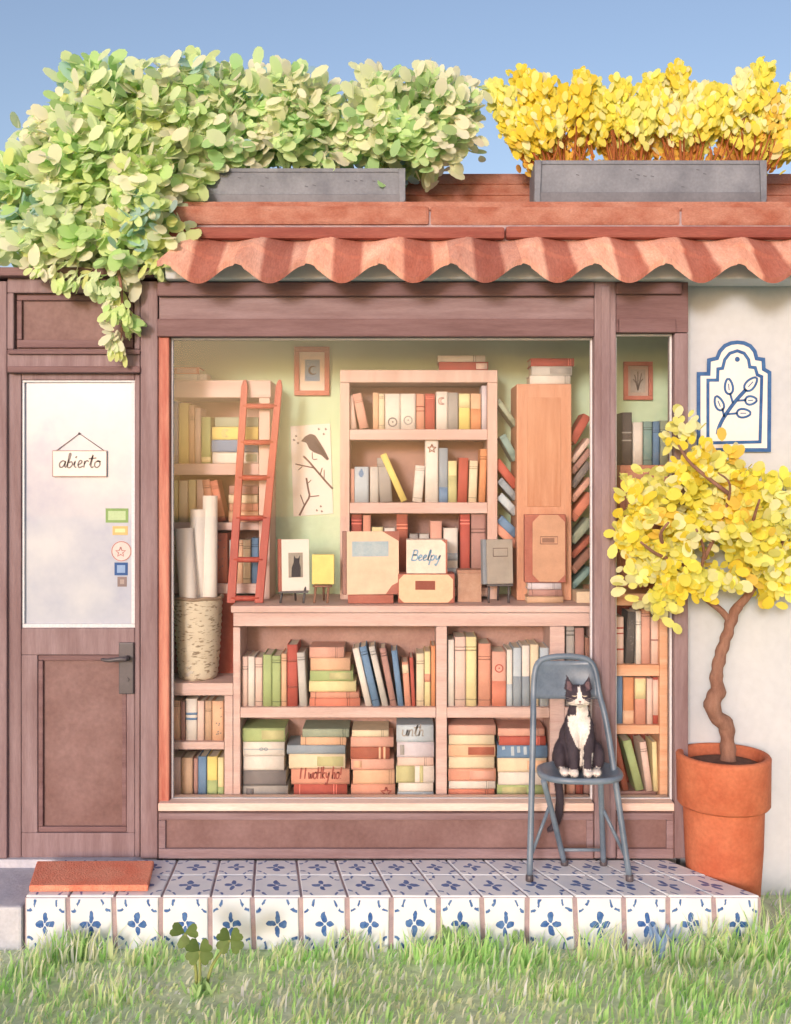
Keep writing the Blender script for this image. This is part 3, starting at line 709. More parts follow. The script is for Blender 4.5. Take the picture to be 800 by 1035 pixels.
def book(name_loc, w, h, d, colour, lean=0.0, lying=False, deco=(), label='', group='', yaw=0.0, cat='book'):
    """spine faces the viewer; local z runs along the spine, x across its thickness"""
    cm = flat(P[colour] if isinstance(colour, str) else colour)
    t = min(0.0035, w * 0.16); bl = min(0.004, w * 0.14)
    arc = [(-w / 2 + w * k / 6, -bl * (1 - (2 * k / 6 - 1) ** 2)) for k in range(7)]
    out = [(-w / 2, d)] + arc + [(w / 2, d), (w / 2 - t, d), (w / 2 - t, t), (-w / 2 + t, t), (-w / 2 + t, d)]
    mb = MB(); n = len(out)
    mb.v = [(x, y, 0) for x, y in out] + [(x, y, h) for x, y in out]
    for i in range(n):
        j = (i + 1) % n; mb.face((i, j, n + j, n + i), None, 1 <= i < 7)
    mb.face(list(range(n))[::-1]); mb.face(list(range(n, 2 * n)))
    o = mb.build('book', cm)
    pg = MB().box(-w / 2 + t + 0.0003, w / 2 - t - 0.0003, t + 0.0005, d - 0.004, 0.003, h - 0.003)
    pg.build('pages', M_PAGES, o)
    def band(f0, f1, c, wf=1.0, nm='spine_band'):
        b = MB(); e = 0.0011; a2 = [(x * (1.0 if wf == 1 else wf), y - e) for x, y in arc]; m_ = len(a2)
        x0_, x1_ = a2[0][0], a2[-1][0]
        if wf == 1: a2 = [(-w / 2 - e * .6, 0.006)] + a2 + [(w / 2 + e * .6, 0.006)]
        m_ = len(a2)
        b.v = [(x, y, h * f0 + 0.0004) for x, y in a2] + [(x, y, h * f1 - 0.0004) for x, y in a2]
        b.v += [(x, y + e * .9, z) for x, y, z in b.v]
        for i in range(m_ - 1):
            b.face((i, i + 1, m_ + i + 1, m_ + i), None, True); k = 2 * m_
            b.face((k + i, k + m_ + i, k + m_ + i + 1, k + i + 1), None, True)
            b.face((i, k + i, k + i + 1, i + 1)); b.face((m_ + i, m_ + i + 1, k + m_ + i + 1, k + m_ + i))
        b.face((0, m_, 3 * m_, 2 * m_)); b.face((m_ - 1, 3 * m_ - 1, 4 * m_ - 1, 2 * m_ - 1))
        return b.build(nm, flat(P[c] if isinstance(c, str) else c), o)
    if not deco and h > .1 and rnd.random() < .5:
        bc = P[colour] if isinstance(colour, str) else colour
        dk = tuple(int(q * .74) for q in bc) if sum(bc) > 380 else tuple(min(255, int(q * 1.35 + 20)) for q in bc)
        f_ = rnd.choice((.8, .86, .74)); band(f_, f_ + .022, dk, nm='spine_rule'); band(f_ + .05, f_ + .066, dk, nm='spine_rule')
        if rnd.random() < .5: band(.1, .12, dk, nm='spine_rule')
    rot3 = (lambda px, pz, y: (-pz, y, px)) if lying else (lambda px, pz, y: (px, y, pz))
    for dc in deco:
        k = dc[0]; yy = -bl - 0.0004
        if k in ('band', 'two'): band(dc[1], dc[2], dc[3])
        elif k == 'patch': band(dc[1], dc[2], dc[3], 0.8, 'spine_label')
        else:
            b = MB(); c = dc[2] if len(dc) > 2 else 'dark grey'
            L = (dc[1] * h, 0.0) if lying else (0.0, dc[1] * h)
            s_ = w * 0.3
            if k == 'moon':
                pts = moonpts(L[0], L[1], s_); b.ribbon(pts, s_ * 0.28, yy, to3=rot3)
            elif k == 'star':
                pts = starpts(L[0], L[1], s_ * 1.1); b.ribbon(pts + pts[:1], s_ * 0.4, yy, to3=rot3)
            elif k == 'ring':
                b.ribbon(circ(L[0], L[1], s_ * 0.9, 14), s_ * 0.28, yy, to3=rot3); b.ribbon([(L[0] - s_ * .15, L[1]), (L[0] + s_ * .2, L[1] + s_ * .1)], s_ * 0.3, yy, to3=rot3)
            elif k == 'drop':
                b.ribbon([(L[0], L[1] + s_ * 1.2), (L[0] - s_ * .1, L[1]), (L[0], L[1] - s_ * .8)], s_ * 1.2, yy, to3=rot3, step=4, taper=1)
            elif k == 'bow':
                b.ribbon([(0.02 * h, L[1]), (0.98 * h, L[1])], 0.003, yy, to3=rot3)
                b.ribbon(circ(L[0] - .01, L[1], .008, 10, rz=.006), .003, yy, to3=rot3); b.ribbon(circ(L[0] + .01, L[1], .008, 10, rz=.006), .003, yy, to3=rot3)
            elif k == 'drip':
                for q, ll in ((.12, .3), (.3, .9), (.42, .6), (.55, .8), (.72, .25)):
                    b.ribbon([(h * q, w * .42), (h * q + .002, w * (.42 - ll * .8))], h * .06, yy, to3=rot3)
            elif k == 'speck':
                for _ in range(9):
                    q = (rnd.uniform(-.3, .3) * w, rnd.uniform(.1, .9) * h); b.ribbon([(q[0] - .002, q[1]), (q[0] + .003, q[1] + .004)], .004, yy, to3=rot3)
            elif k == 'text':
                write(b, dc[3], h * 0.14, -w * 0.12, h * dc[1], w * 0.085, yy, to3=rot3, ysc=w * 0.42 / (h * dc[1] / sum(GL[q][0] for q in dc[3])) if len(dc) > 4 else 1.0)
            b.build('lettering' if k == 'text' else 'emblem', flat(P[c] if isinstance(c, str) else c), o)
    a = R(lean)
    if lying:
        o.rotation_euler = (0, R(90), yaw); o.location = (name_loc[0], name_loc[1], name_loc[2] + w / 2)
    else:
        o.rotation_euler = (0, a, 0); o.location = (name_loc[0], name_loc[1], name_loc[2] + w / 2 * abs(math.sin(a)))
    tag(o, label, cat, group)
    nw = len(label.split())
    if not 4 <= nw <= 16: print('LABEL LENGTH', nw, label)
    if label in book_labels: print('DUP LABEL', label)
    book_labels[label] = o
    return o

def looks(colour, wpx, hpx, avg_h, lean, deco, lying):
    a = []
    if lean and abs(lean) > 5: a.append('leaning')
    if deco: a.append(ADJ[deco[0][0]])
    if len(a) < 2:
        if not lying and hpx > avg_h * 1.17: a.append('tall')
        elif not lying and hpx < avg_h * 0.83: a.append('short')
        elif wpx < (6.2 if not lying else 8): a.append('thin')
        elif wpx > (11.5 if not lying else 14.5): a.append('thick')
    return ' '.join(a + [colour])

def row(items, vbase, y, place, group, d=0.13, zoff=0.0, z=None):
    """upright books: (u0, u1, height px, colour, lean, deco)"""
    sc = (y - CAMY) / F; z = Z(vbase, y) + 0.0008 if z is None else z
    items = [tuple(it) + (0, ())[len(it) - 4:] if len(it) < 6 else it for it in items]
    avg = sum(it[2] for it in items) / len(items)
    L = [looks(it[3], it[1] - it[0], it[2], avg, it[4], it[5], False) for it in items]
    for i, it in enumerate(items):
        u0, u1, hp, c, lean, deco = it
        if i == 0: lab = f"leftmost {L[i]} book, beside the {items[1][3]} one, {place}"
        elif i == len(items) - 1: lab = f"rightmost {L[i]} book, beside the {items[i-1][3]} one, {place}"
        else: lab = f"{L[i]} book between {items[i-1][3]} and {items[i+1][3]}, {place}"
        cosl = math.cos(R(lean))
        wv = (u1 - u0) * sc * (1.0 if not lean else cosl) - 0.0012
        book((X((u0 + u1) / 2, y), y + rnd.uniform(0, 0.012), z), wv, hp * sc, d + rnd.uniform(-0.012, 0.0), c, lean, False, deco, lab, group)

def stack(items, vbase, y, place, group, d=0.13, z=None):
    """lying books bottom first: (u0, u1, thickness px, colour, deco, yaw)"""
    sc = (y - CAMY) / F; z = Z(vbase, y) + 0.0008 if z is None else z
    items = [tuple(it) + ((), 0)[len(it) - 4:] if len(it) < 6 else it for it in items]
    L = [looks(it[3], it[2], 0, 1, 0, it[4], True) for it in items]
    for i, it in enumerate(items):
        u0, u1, tp, c, deco, yaw = it
        if i == 0: lab = f"{L[i]} book lowest, under the {items[1][3]} one, {place}"
        elif i == len(items) - 1: lab = f"{L[i]} book topmost, on the {items[i-1][3]} one, {place}"
        else: lab = f"{L[i]} book between {items[i-1][3]} and {items[i+1][3]}, {place}"
        wv = tp * sc - 0.0006
        book((X(u0, y), y + 0.005 + rnd.uniform(0, 0.012), z), wv, (u1 - u0) * sc, d, c, 0, True, deco, lab, group, R(yaw))
        z += tp * sc

G1 = 'books on the tall centre bookcase'
B = lambda a, b, c: ('band', a, b, c)
row([(354, 361, 34, 'pale pink', -7), (363.5, 373, 36, 'pink', -12), (377, 383, 37, 'peach'), (383, 389, 36, 'cream'), (389, 405, 36, 'white', 0, [('ring', .2)]),
     (405, 420.5, 36, 'white', 0, [('ring', .25, 'grey')]), (421, 429.5, 36, 'salmon', 0, [B(.62, .66, 'dark red'), B(.5, .53, 'dark red')]), (430, 440, 36, 'red'),
     (441, 453, 38, 'white', 0, [('moon', .75, 'mauve')]), (453, 463.5, 37, 'grey'), (464, 475.5, 36, 'yellow', 0, [('two', .6, 1.0, 'pale yellow')]),
     (476, 486.5, 36, 'peach', 0, [('two', 0, .58, 'orange')]), (487, 492.5, 44, 'lavender')], 434, SU, 'top shelf of centre bookcase', G1)
row([(354, 358.5, 34, 'pink'), (358.5, 373, 36, 'pale blue', 0, [('drop', .8, 'blue')]), (374, 383, 36, 'pale grey'), (384, 397, 45, 'grey', -4), (405, 412.5, 52, 'yellow', -24),
     (417, 427, 37, 'white', 5), (430, 443.5, 64, 'white', 0, [('star', .85, 'brown')]), (444, 453, 55, 'grey-blue', 0, [B(.0, .28, 'blue')]), (453.2, 462, 42, 'pale yellow', 0, [B(0, .65, 'olive')]),
     (462.5, 472.5, 45, 'red', 2), (473.5, 482, 42, 'cream', 2), (484, 491, 54, 'orange', 2)], 508, SU, 'middle shelf of centre bookcase', G1)
row([(355, 366, 74, 'dark red'), (367, 375, 73, 'salmon'), (376, 387.5, 61, 'pale yellow'), (388.5, 399.5, 60, 'white', 0, [B(.2, .5, 'blue')]), (401, 412.5, 74, 'rust'),
     (414, 423, 54, 'grey'), (424, 434, 54, 'pale grey'), (435, 447, 67, 'pink'), (448.5, 463, 60, 'white', 0, [B(.45, .58, 'pale blue'), B(.2, .33, 'pale blue')]), (465.5, 475.5, 74, 'red'), (476.5, 491.5, 74, 'mauve')],
    594, SU, 'lowest shelf of centre bookcase', G1)
stack([(444, 494, 9, 'red', [('patch', .75, .98, 'pale pink')]), (443, 491, 6.5, 'white')], 374, SU, 'on top of centre bookcase', G1, z=Z(374, YU) + 0.001)
G2 = 'books on the bookcase behind the ladder'
row([(172, 180, 63, 'blue'), (181, 190.5, 61, 'yellow'), (191, 196.5, 59, 'peach'), (197, 203, 56, 'pale pink'), (203.5, 213, 47, 'green', 0, [B(0.02, .14, 'pale yellow')])], 468.5, SU, 'upper shelf behind the ladder', G2)
stack([(214.5, 261, 11.5, 'white', [('patch', .72, .97, 'grey-green')]), (214, 261, 12.5, 'blue'), (214.5, 261, 13, 'yellow', [('moon', .3, 'olive')]), (217, 261, 10, 'grey-green')], 468.5, SU, 'upper shelf behind ladder', G2)
row([(172, 180, 42, 'olive'), (181, 190, 42, 'cream'), (190.5, 198, 43, 'pale yellow'), (198.5, 206, 43, 'pale pink'), (210, 218, 43, 'salmon', -8), (220, 228.5, 42, 'coral', -12)], 528, SU, 'middle shelf behind the rolls', G2)
stack([(231, 261, 11, 'peach'), (232, 261, 8, 'salmon'), (231, 260, 9, 'cream'), (232, 261, 9, 'mauve')], 528, SU, 'middle shelf behind the ladder', G2)
row([(172, 184, 48, 'cream'), (185, 197, 50, 'tan'), (198, 208, 49, 'rust'), (217.5, 230, 51, 'coral', 0, [('speck', .5)]), (232, 238, 44, 'white'), (238.3, 245.5, 44, 'peach'), (246, 253.5, 44, 'cream'), (254, 261.3, 46, 'blue')], 590, SU, 'lowest shelf behind the ladder', G2)
stack([(173, 209, 7, 'white'), (173, 201, 7, 'coral', [('patch', .2, .9, 'pink')])], 384.5, SU, 'on top of the ladder bookcase', G2, z=Z(384.5, YU) + 0.001)
G3 = 'books in the low cabinet'
row([(172.5, 182, 41, 'peach'), (182.5, 187, 40, 'mauve'), (187.5, 199, 43, 'white', 0, [B(.62, .68, 'blue'), B(.5, .56, 'blue')]), (199.5, 206.5, 41, 'pale pink'), (207, 214, 41, 'tan'), (214.5, 226, 41, 'peach', 0, [('speck', .5)])], 750, SL, 'upper cell under the basket', G3)
row([(172.5, 183, 42, 'pale pink'), (183.5, 195, 42, 'tan'), (195.5, 200, 41, 'mauve'), (200.3, 209, 43, 'blue'), (209.5, 220, 43, 'yellow', 0, [B(0, .45, 'green')]), (220.3, 226.3, 42, 'pale yellow', 0, [B(0, .3, 'green')])], 808, SL, 'lower cell under the basket', G3)
G4 = 'books in the counter bookcase'
row([(244.5, 250.5, 51, 'pale pink'), (250.8, 257.5, 51, 'white'), (258, 265.5, 50, 'pale pink'), (266, 275, 53, 'green'), (275.2, 284, 52, 'green'), (284.5, 290, 54, 'peach'), (290.3, 301, 63, 'red', 0, [B(.72, .76, 'dark red'), B(.3, .34, 'dark red')]), (303, 311, 55, 'pale grey', -3)],
    715, SL, 'upper left counter cell', G4, d=0.17)
stack([(313, 364, 9, 'coral'), (314, 363, 6, 'salmon'), (312.5, 360, 11, 'pale yellow'), (313.5, 357, 10.5, 'green', [('patch', .45, .95, 'olive')]), (314, 354, 13, 'peach'), (313, 348, 11, 'pink')], 715, SL, 'stack in upper left counter cell', G4, d=0.16)
row([(369.5, 376.5, 60, 'white', -13), (377, 384.5, 62, 'blue', -13), (386.5, 393, 62, 'pale grey', -13), (395, 401.5, 60, 'mauve', -11), (402.5, 408.5, 57, 'blue', -7), (409.5, 416, 45, 'salmon', -4, [B(.75, .95, 'cream')]), (416.5, 420.5, 50, 'red', -3), (421, 429, 54, 'cream'), (429.3, 435.5, 56, 'pale yellow', 0, [B(.45, .6, 'salmon')]), (436, 440.5, 62, 'orange')],
    715, SL, 'right half, upper left counter cell', G4, d=0.16)
stack([(245, 291, 15, 'grey', [('patch', .08, .25, 'dark grey')]), (245.5, 289, 15.5, 'dark grey'), (246, 287, 14.5, 'white'), (245.5, 287.5, 14.5, 'white', [('bow', .5, 'grey-blue')]), (245, 288, 14, 'green', [('patch', .45, .98, 'olive')])], 810, SL, 'first pile, lower counter cell', G4, d=0.17)
stack([(297, 351, 16.5, 'red'), (294.5, 353.5, 15.5, 'salmon', [('text', .72, 'dark red', 'I I woHky ho!', 1)]), (292, 349, 15, 'cream', [('patch', .5, .97, 'olive')], 0), (290, 349, 9, 'grey-blue'), (304, 350, 8.5, 'peach'), (306, 353, 8.5, 'grey-green')], 810, SL, 'second pile, lower counter cell', G4, d=0.17)
stack([(355, 399.5, 16.5, 'salmon', [('star', .8, 'dark red')]), (357, 399, 14.5, 'peach'), (355, 398.5, 11, 'pink', [('patch', .05, .25, 'peach')]), (354.5, 394, 12.5, 'rust', [B(.72, .78, 'peach'), B(.84, .9, 'peach')]), (354.8, 398, 10, 'pink'), (356, 393, 7, 'cream')], 810, SL, 'third pile, lower counter cell', G4, d=0.17)
stack([(402, 438.5, 9, 'pale blue'), (403, 438, 9, 'white'), (400.5, 439, 17, 'white', [B(.0, .5, 'olive'), B(.62, .72, 'olive')]), (402, 438.5, 8.5, 'pale pink'), (401.5, 439, 15.5, 'lavender', [('patch', .08, .2, 'grey')]), (401, 438.5, 17.5, 'pale blue', [('text', .6, 'grey', 'unth')])], 810, SL, 'fourth pile, lower counter cell', G4, d=0.17)
row([(453, 459.5, 68, 'white'), (460, 471, 71, 'pale pink'), (471.3, 482, 71, 'pale yellow'), (483.8, 496.5, 64, 'salmon'), (497.5, 512, 56, 'pink', 0, [('ring', .7, 'red'), B(0, .47, 'coral')]), (512.5, 518.5, 58, 'white', 0, [B(0, .4, 'pale blue')]), (519, 527.5, 60, 'pale blue', 0, [B(0, .52, 'grey-blue')]),
     (528, 536, 62, 'white', 0, [B(0, .5, 'grey-blue')]), (536.5, 545, 63, 'cream'), (546, 555, 60, 'pale blue')], 715, SL, 'upper right counter cell', G4, d=0.17)
stack([(453.5, 500, 12, 'coral'), (454, 501, 8, 'white'), (453.5, 501.5, 12.5, 'salmon', [('patch', .45, .96, 'pink')]), (454, 500, 12, 'cream'), (453.5, 501, 12, 'peach', [('patch', .42, .98, 'rust')]), (454, 500, 10, 'cream'), (453.5, 501.5, 10, 'pink')], 810, SL, 'pile left of the chair', G4, d=0.17)
stack([(503, 553, 16, 'green', [('patch', .1, .6, 'olive')]), (504, 554, 13, 'white'), (503.5, 553, 14, 'cream', [('patch', .6, .98, 'peach')]), (503, 554, 13, 'blue', [('drip', .5, 'pale blue')]), (505, 552, 9, 'red'), (504, 551, 8, 'pink')], 810, SL, 'pile behind the chair leg', G4, d=0.17)
row([(572.5, 581, 84, 'grey'), (581.5, 591, 80, 'mauve'), (591.5, 597, 70, 'brown')], 715, SL, 'dim cell by the post', G4, d=0.17)
row([(572.5, 582, 58, 'pink'), (582.5, 590, 62, 'dark red'), (590.5, 597, 60, 'mauve')], 810, SL, 'lowest cell behind cat chair', G4, d=0.17)
G5 = 'books in the narrow right bookcase'
row([(618.5, 631, 48, 'pale pink', 0, [B(.75, .79, 'red'), B(.64, .67, 'red'), B(.3, .34, 'red')]), (632.5, 641.5, 53, 'black', 3, [('speck', .5)]), (643, 648.5, 54, 'white'), (649, 658, 56, 'pink'), (658.5, 666, 48, 'pale pink', 0, [B(.5, .54, 'mauve')])], 672, SL, 'top cell, narrow bookcase', G5)
row([(618.5, 621, 46, 'white'), (621.5, 630, 50, 'blue'), (630.5, 641.5, 48, 'orange', 0, [('two', .0, .3, 'peach')]), (642, 653, 48, 'salmon', 0, [B(.55, .98, 'pale yellow')]), (654, 660, 47, 'pale pink'), (660.5, 666.3, 48, 'red', 0, [B(.2, .95, 'pale pink')])], 733, SL, 'middle cell, narrow bookcase', G5)
stack([(621, 666, 6.5, 'brown'), (619, 664, 9, 'mauve')], 816, SL, 'bottom cell, narrow bookcase', G5)
row([(630, 636.5, 56, 'rust', -12), (643, 652, 52, 'green', -15), (653.5, 660.5, 50, 'pale pink', -8), (661, 666, 50, 'pale yellow', -2)], 800.3, SL, 'bottom cell, narrow bookcase', G5)
G6 = 'books standing on the brown cabinet'
row([(629, 639, 53, 'black', 0, [B(.6, .63, 'grey'), B(.45, .48, 'grey')]), (640, 650, 43, 'white'), (651, 660, 44, 'teal'), (660.5, 667.5, 44, 'blue'), (668, 678.5, 45, 'grey-green')], 470, SU, 'on top of brown cabinet', G6, z=Z(470, YU) + 0.001)
stack([(536, 577, 9, 'white'), (538, 579, 9.5, 'pale grey', [('patch', .45, .98, 'grey')]), (537, 581, 8, 'red')], 388, YO + 0.02, 'on top of orange stand', 'books piled on the orange stand', z=Z(388, YO) + 0.001)
book((X(678.3, .2), 0.2, 0.17), 0.011, 0.31, 0.14, 'blue', -2, False, (), 'thin blue book standing upright against the right side of the narrow bookcase', G5)

# books poking out of the racks at both sides of the orange stand
def racked(u0, v0, u1, v1, tpx, colour, side, lab, y=0.37):
    """a slab whose outer end shows at (u0,v0) and whose inner end rests on the stand at (u1,v1)"""
    a = Vector((X(u0, y), Z(v0, y))); b = Vector((X(u1, y), Z(v1, y))); dlt = b - a
    L = dlt.length + 0.004; t = tpx * (y - CAMY) / F
    ang = math.atan2(dlt.x, dlt.y)
    o = book((0, 0, 0), t, L, 0.14, colour, 0, False, (), lab, 'books racked in the sides of the orange stand')
    o.location = (a.x, y, a.y); o.rotation_euler = (0, ang, 0)
    return o
lf = [(503, 404, 521.5, 429, 5, 'grey-green'), (508, 440, 521.5, 464, 7, 'teal'), (502, 466, 521.5, 491, 8.5, 'red'), (505, 485, 521.5, 503, 7, 'grey-blue'), (505, 501, 521.5, 518, 8, 'pale blue'), (505, 524, 521.5, 540, 8.5, 'blue'), (500, 531, 521.5, 551, 8, 'salmon')]
nmw = ['topmost', 'second', 'third', 'fourth', 'fifth', 'sixth', 'lowest']
for i, (u0, v0, u1, v1, t, c) in enumerate(lf):
    nb = lf[i + 1][5] if i < 6 else lf[i - 1][5]
    racked(u0, v0, u1, v1, t, c, -1, f"slanting {c} book {'above' if i < 6 else 'below'} the {nb} one, racked on stand's left side")
rf = [(594, 420, 579, 446, 8.5, 'red'), (596, 444, 579, 466, 5, 'pale pink'), (597, 455, 579, 477, 6, 'mauve'), (596, 468, 579, 491, 7, 'dark grey'), (597, 484, 579, 505, 6, 'pink'), (598, 500, 579, 524, 9, 'coral'), (597, 526, 579, 547, 8, 'grey-green'), (598, 543, 579, 562, 6, 'rust'), (598, 556, 579, 577, 8, 'brown'), (597, 575, 579, 593, 6, 'teal')]
for i, (u0, v0, u1, v1, t, c) in enumerate(rf):
    nb = rf[i + 1][5] if i < 9 else rf[i - 1][5]
    racked(u0, v0, u1, v1, t, c, 1, f"slanting {c} book {'above' if i < 9 else 'below'} the {nb} one, racked on stand's right side")

# ------------------------------------------------------------------ things on the counter, ladder, basket, pictures
ld = thing('ladder', 'red wooden ladder leaning on the left bookcase', 'ladder', (0, 0, 0))
def lp(t, s_):           # t 0 foot .. 1 top, s_ 0 left 1 right
    y = 0.205 + 0.11 * t
    uu = (234 + (248 - 234) * t) if s_ == 0 else (262 + (283 - 262) * t)
    zf = ZC + 0.002; zt_ = Z(384, 0.315)
    return Vector((X(uu, y), y, zf + (zt_ - zf) * t))
for s_ in (0, 1):
    b = MB(); a, e = lp(0, s_), lp(1, s_); hw = 0.0165
    for q, f_ in ((a, 1.15), (a + (e - a) * .97, 0.9), (e, 0.35)):
        for dx, dy in ((-1, -1), (1, -1), (1, 1), (-1, 1)): b.v.append((q.x + dx * hw * f_, q.y + dy * 0.011, q.z))
    for k in (0, 4):
        for i in range(4):
            j = (i + 1) % 4; b.face((k + i, k + j, k + 4 + j, k + 4 + i))
    b.face((3, 2, 1, 0)); b.face((8, 9, 10, 11)); b.build('rail', M_LADDER, ld, bev=0.003)
for t in (0.02, 0.19, 0.375, 0.555, 0.715, 0.88):
    a, e = lp(t, 0), lp(t, 1); MB().tube([a, (a + e) / 2 + Vector((0, 0, -0.001)), e], 0.0125, 8).build('rung', M_LADDER, ld)

# woven basket with paper rolls
def basket_mat():
    m, t, p = _new('woven_basket'); N, L = t.nodes, t.links
    tc = N.new('ShaderNodeTexCoord'); n = N.new('ShaderNodeTexNoise'); n.inputs['Scale'].default_value = 14
    L.new(tc.outputs['Object'], n.inputs['Vector'])
    r = N.new('ShaderNodeMix'); r.data_type = 'RGBA'; r.inputs[6].default_value = rgb((206, 190, 168)); r.inputs[7].default_value = rgb((236, 226, 206)); L.new(n.outputs[0], r.inputs[0])
    w2 = N.new('ShaderNodeTexNoise'); w2.inputs['Scale'].default_value = 1.0; w2.inputs['Detail'].default_value = 1
    mp = N.new('ShaderNodeMapping'); mp.inputs['Scale'].default_value = (38, 38, 110); L.new(tc.outputs['Object'], mp.inputs[0]); L.new(mp.outputs[0], w2.inputs['Vector'])
    rr_ = N.new('ShaderNodeMapRange'); rr_.inputs[1].default_value = .56; rr_.inputs[2].default_value = .7; L.new(w2.outputs[0], rr_.inputs[0])
    r3 = N.new('ShaderNodeMix'); r3.data_type = 'RGBA'; L.new(rr_.outputs[0], r3.inputs[0]); L.new(r.outputs[2], r3.inputs[6]); r3.inputs[7].default_value = rgb((150, 132, 112))
    L.new(r3.outputs[2], p.inputs['Base Color']); p.inputs['Roughness'].default_value = 0.85
    return m
bk = thing('basket', 'tall woven straw basket holding paper rolls on the low cabinet', 'basket', (X(200.5, .235), 0.235, zb_))
b = MB(); rows_, cols = 26, 60; HB = Z(601, .235) - zb_ - 0.01
for i in range(rows_ + 1):
    t = i / rows_; rr = 0.078 + 0.031 * (t ** 0.6) - 0.004 * t
    for k in range(cols):
        s_ = math.sin(PI * k / cols * 20 + (PI if i % 2 else 0)); q = rr + 0.0055 * s_ - (0.004 if i == 0 else 0)
        b.v.append((q * math.cos(2 * PI * k / cols), q * math.sin(2 * PI * k / cols), HB * t))
for i in range(rows_):
    for k in range(cols): a0 = i * cols + k; a1 = i * cols + (k + 1) % cols; b.face((a0, a1, a1 + cols, a0 + cols), None, True)
b.face(list(range(cols))[::-1])
tp = (rows_) * cols; o_ = len(b.v)
for k in range(cols):
    rr = 0.098; b.v.append((rr * math.cos(2 * PI * k / cols), rr * math.sin(2 * PI * k / cols), HB - 0.002))
for k in range(cols): b.v.append((0.075 * math.cos(2 * PI * k / cols), 0.075 * math.sin(2 * PI * k / cols), 0.01))
for k in range(cols):
    j = (k + 1) % cols; b.face((tp + k, tp + j, o_ + j, o_ + k)); b.face((o_ + k, o_ + j, o_ + cols + j, o_ + cols + k))
b.face([o_ + cols + k for k in range(cols)])
b.build('body', basket_mat(), bk)
MB().tube([(0.107 * math.cos(2 * PI * k / 40), 0.107 * math.sin(2 * PI * k / 40), HB + 0.002 * math.sin(k)) for k in range(41)], 0.008, 8).build('rim', mat('basket_rim', (176, 152, 132), 0.85, scale=30, bump=0.6), bk)
bx0, by0 = X(200.5, .235), 0.235
for (dx, dy, ut, vt, yt, rad, lab) in ((-0.012, -0.045, 186.5, 534, 0.20, 0.043, 'shortest white paper roll leaning left at the front of the basket'), (-0.012, 0.032, 201.5, 515, 0.25, 0.041, 'middle white paper roll between the other two in the basket'), (0.05, 0.015, 213, 501, 0.262, 0.036, 'tallest white paper roll standing at the right of the basket')):
    a = Vector((bx0 + dx, by0 + dy, zb_ + 0.022)); e = Vector((X(ut, yt), yt, Z(vt, yt)))
    ax = (e - a).normalized(); sx_ = ax.orthogonal().normalized(); sy_ = ax.cross(sx_)
    b = MB(); n_ = 60; turns = 2.3
    for k in range(n_ + 1):
        t = k / n_; an = 2 * PI * turns * t; rr = rad * (1 - 0.3 * t)
        for q in (a, e): b.v.append(tuple(q + (sx_ * math.cos(an) + sy_ * math.sin(an)) * rr))
    for k in range(n_): b.face((2 * k, 2 * k + 2, 2 * k + 3, 2 * k + 1), None, True)
    o = b.build('paper_roll', M_PAPER)
    so = o.modifiers.new('thickness', 'SOLIDIFY'); so.thickness = 0.0015
    tag(o, lab, 'paper roll', 'paper rolls in the basket')

# easel-backed books, boxes along the counter
M_BOXB = mat('reddish_brown_board', (166, 96, 84), 0.7, scale=8, c2=(184, 116, 102))
def easel(label, u0, u1, v0, y, dark=True, h=None):
    e = thing('display_easel', label, 'easel', (0, 0, 0), 'small display easels on the counter'); m = M_IRON if dark else M_BARK
    zt_ = Z(v0, y)
    for uu in (u0 + 3, u1 - 3):
        MB().tube([(X(uu - 1.5, y), y - 0.03, ZC + 0.004), (X(uu, y), y + 0.012, zt_ + 0.03)], 0.0055, 8).build('leg', m, e)
    MB().tube([(X((u0 + u1) / 2, y), y + 0.07, ZC + 0.004), (X((u0 + u1) / 2, y), y + 0.022, zt_ + 0.05)], 0.005, 8).build('leg', m, e)
    MB().box(X(u0, y), X(u1, y), y - 0.034, y + 0.016, zt_ - 0.008, zt_).build('ledge', m, e, bev=0.002)
    return e
# white book with the cat silhouette
ye = 0.21
easel('dark little easel under the white book with the cat picture', 283, 312, 597, ye)
zt_ = Z(597, ye) + 0.0005
wb = thing('picture_book', 'white book with a black cat picture propped on a small easel', 'book', (X(286, ye), ye - 0.03, zt_)); wb.rotation_euler = (R(-4), 0, R(16))
MB().box(0, 0.123, 0, 0.03, 0.0, Z(545, ye) - zt_).build('cover', M_PAPER, wb, bev=0.002)
MB().box(-0.013, -0.0003, -0.001, 0.031, -0.003, Z(545, ye) - zt_ + .002).build('spine', M_BOXB, wb, bev=0.002)
hb_ = Z(545, ye) - zt_
MB().box(0.03, 0.094, -0.002, -0.0002, hb_ * .26, hb_ * .74).build('picture', mat('taupe_card', (172, 162, 152), 0.8), wb)
q = MB(); q.prism([(0.042, hb_ * .27), (0.083, hb_ * .27), (0.084, hb_ * .45), (0.078, hb_ * .55), (0.081, hb_ * .69), (0.074, hb_ * .63), (0.062, hb_ * .63), (0.055, hb_ * .69), (0.053, hb_ * .55), (0.044, hb_ * .45)], -0.004, -0.0021)
q.build('cat_silhouette', flat((70, 64, 70)), wb)
# yellow canvas
easel('spindly brown easel under the yellow canvas', 317, 336, 591, ye, False)
tag(MB().pbox(315.5, 338, 560.5, 590.6, ye - 0.03, ye - 0.012).build('yellow_canvas', flat(P['yellow']), bev=0.003), 'small plain yellow canvas propped on a spindly easel', 'canvas')
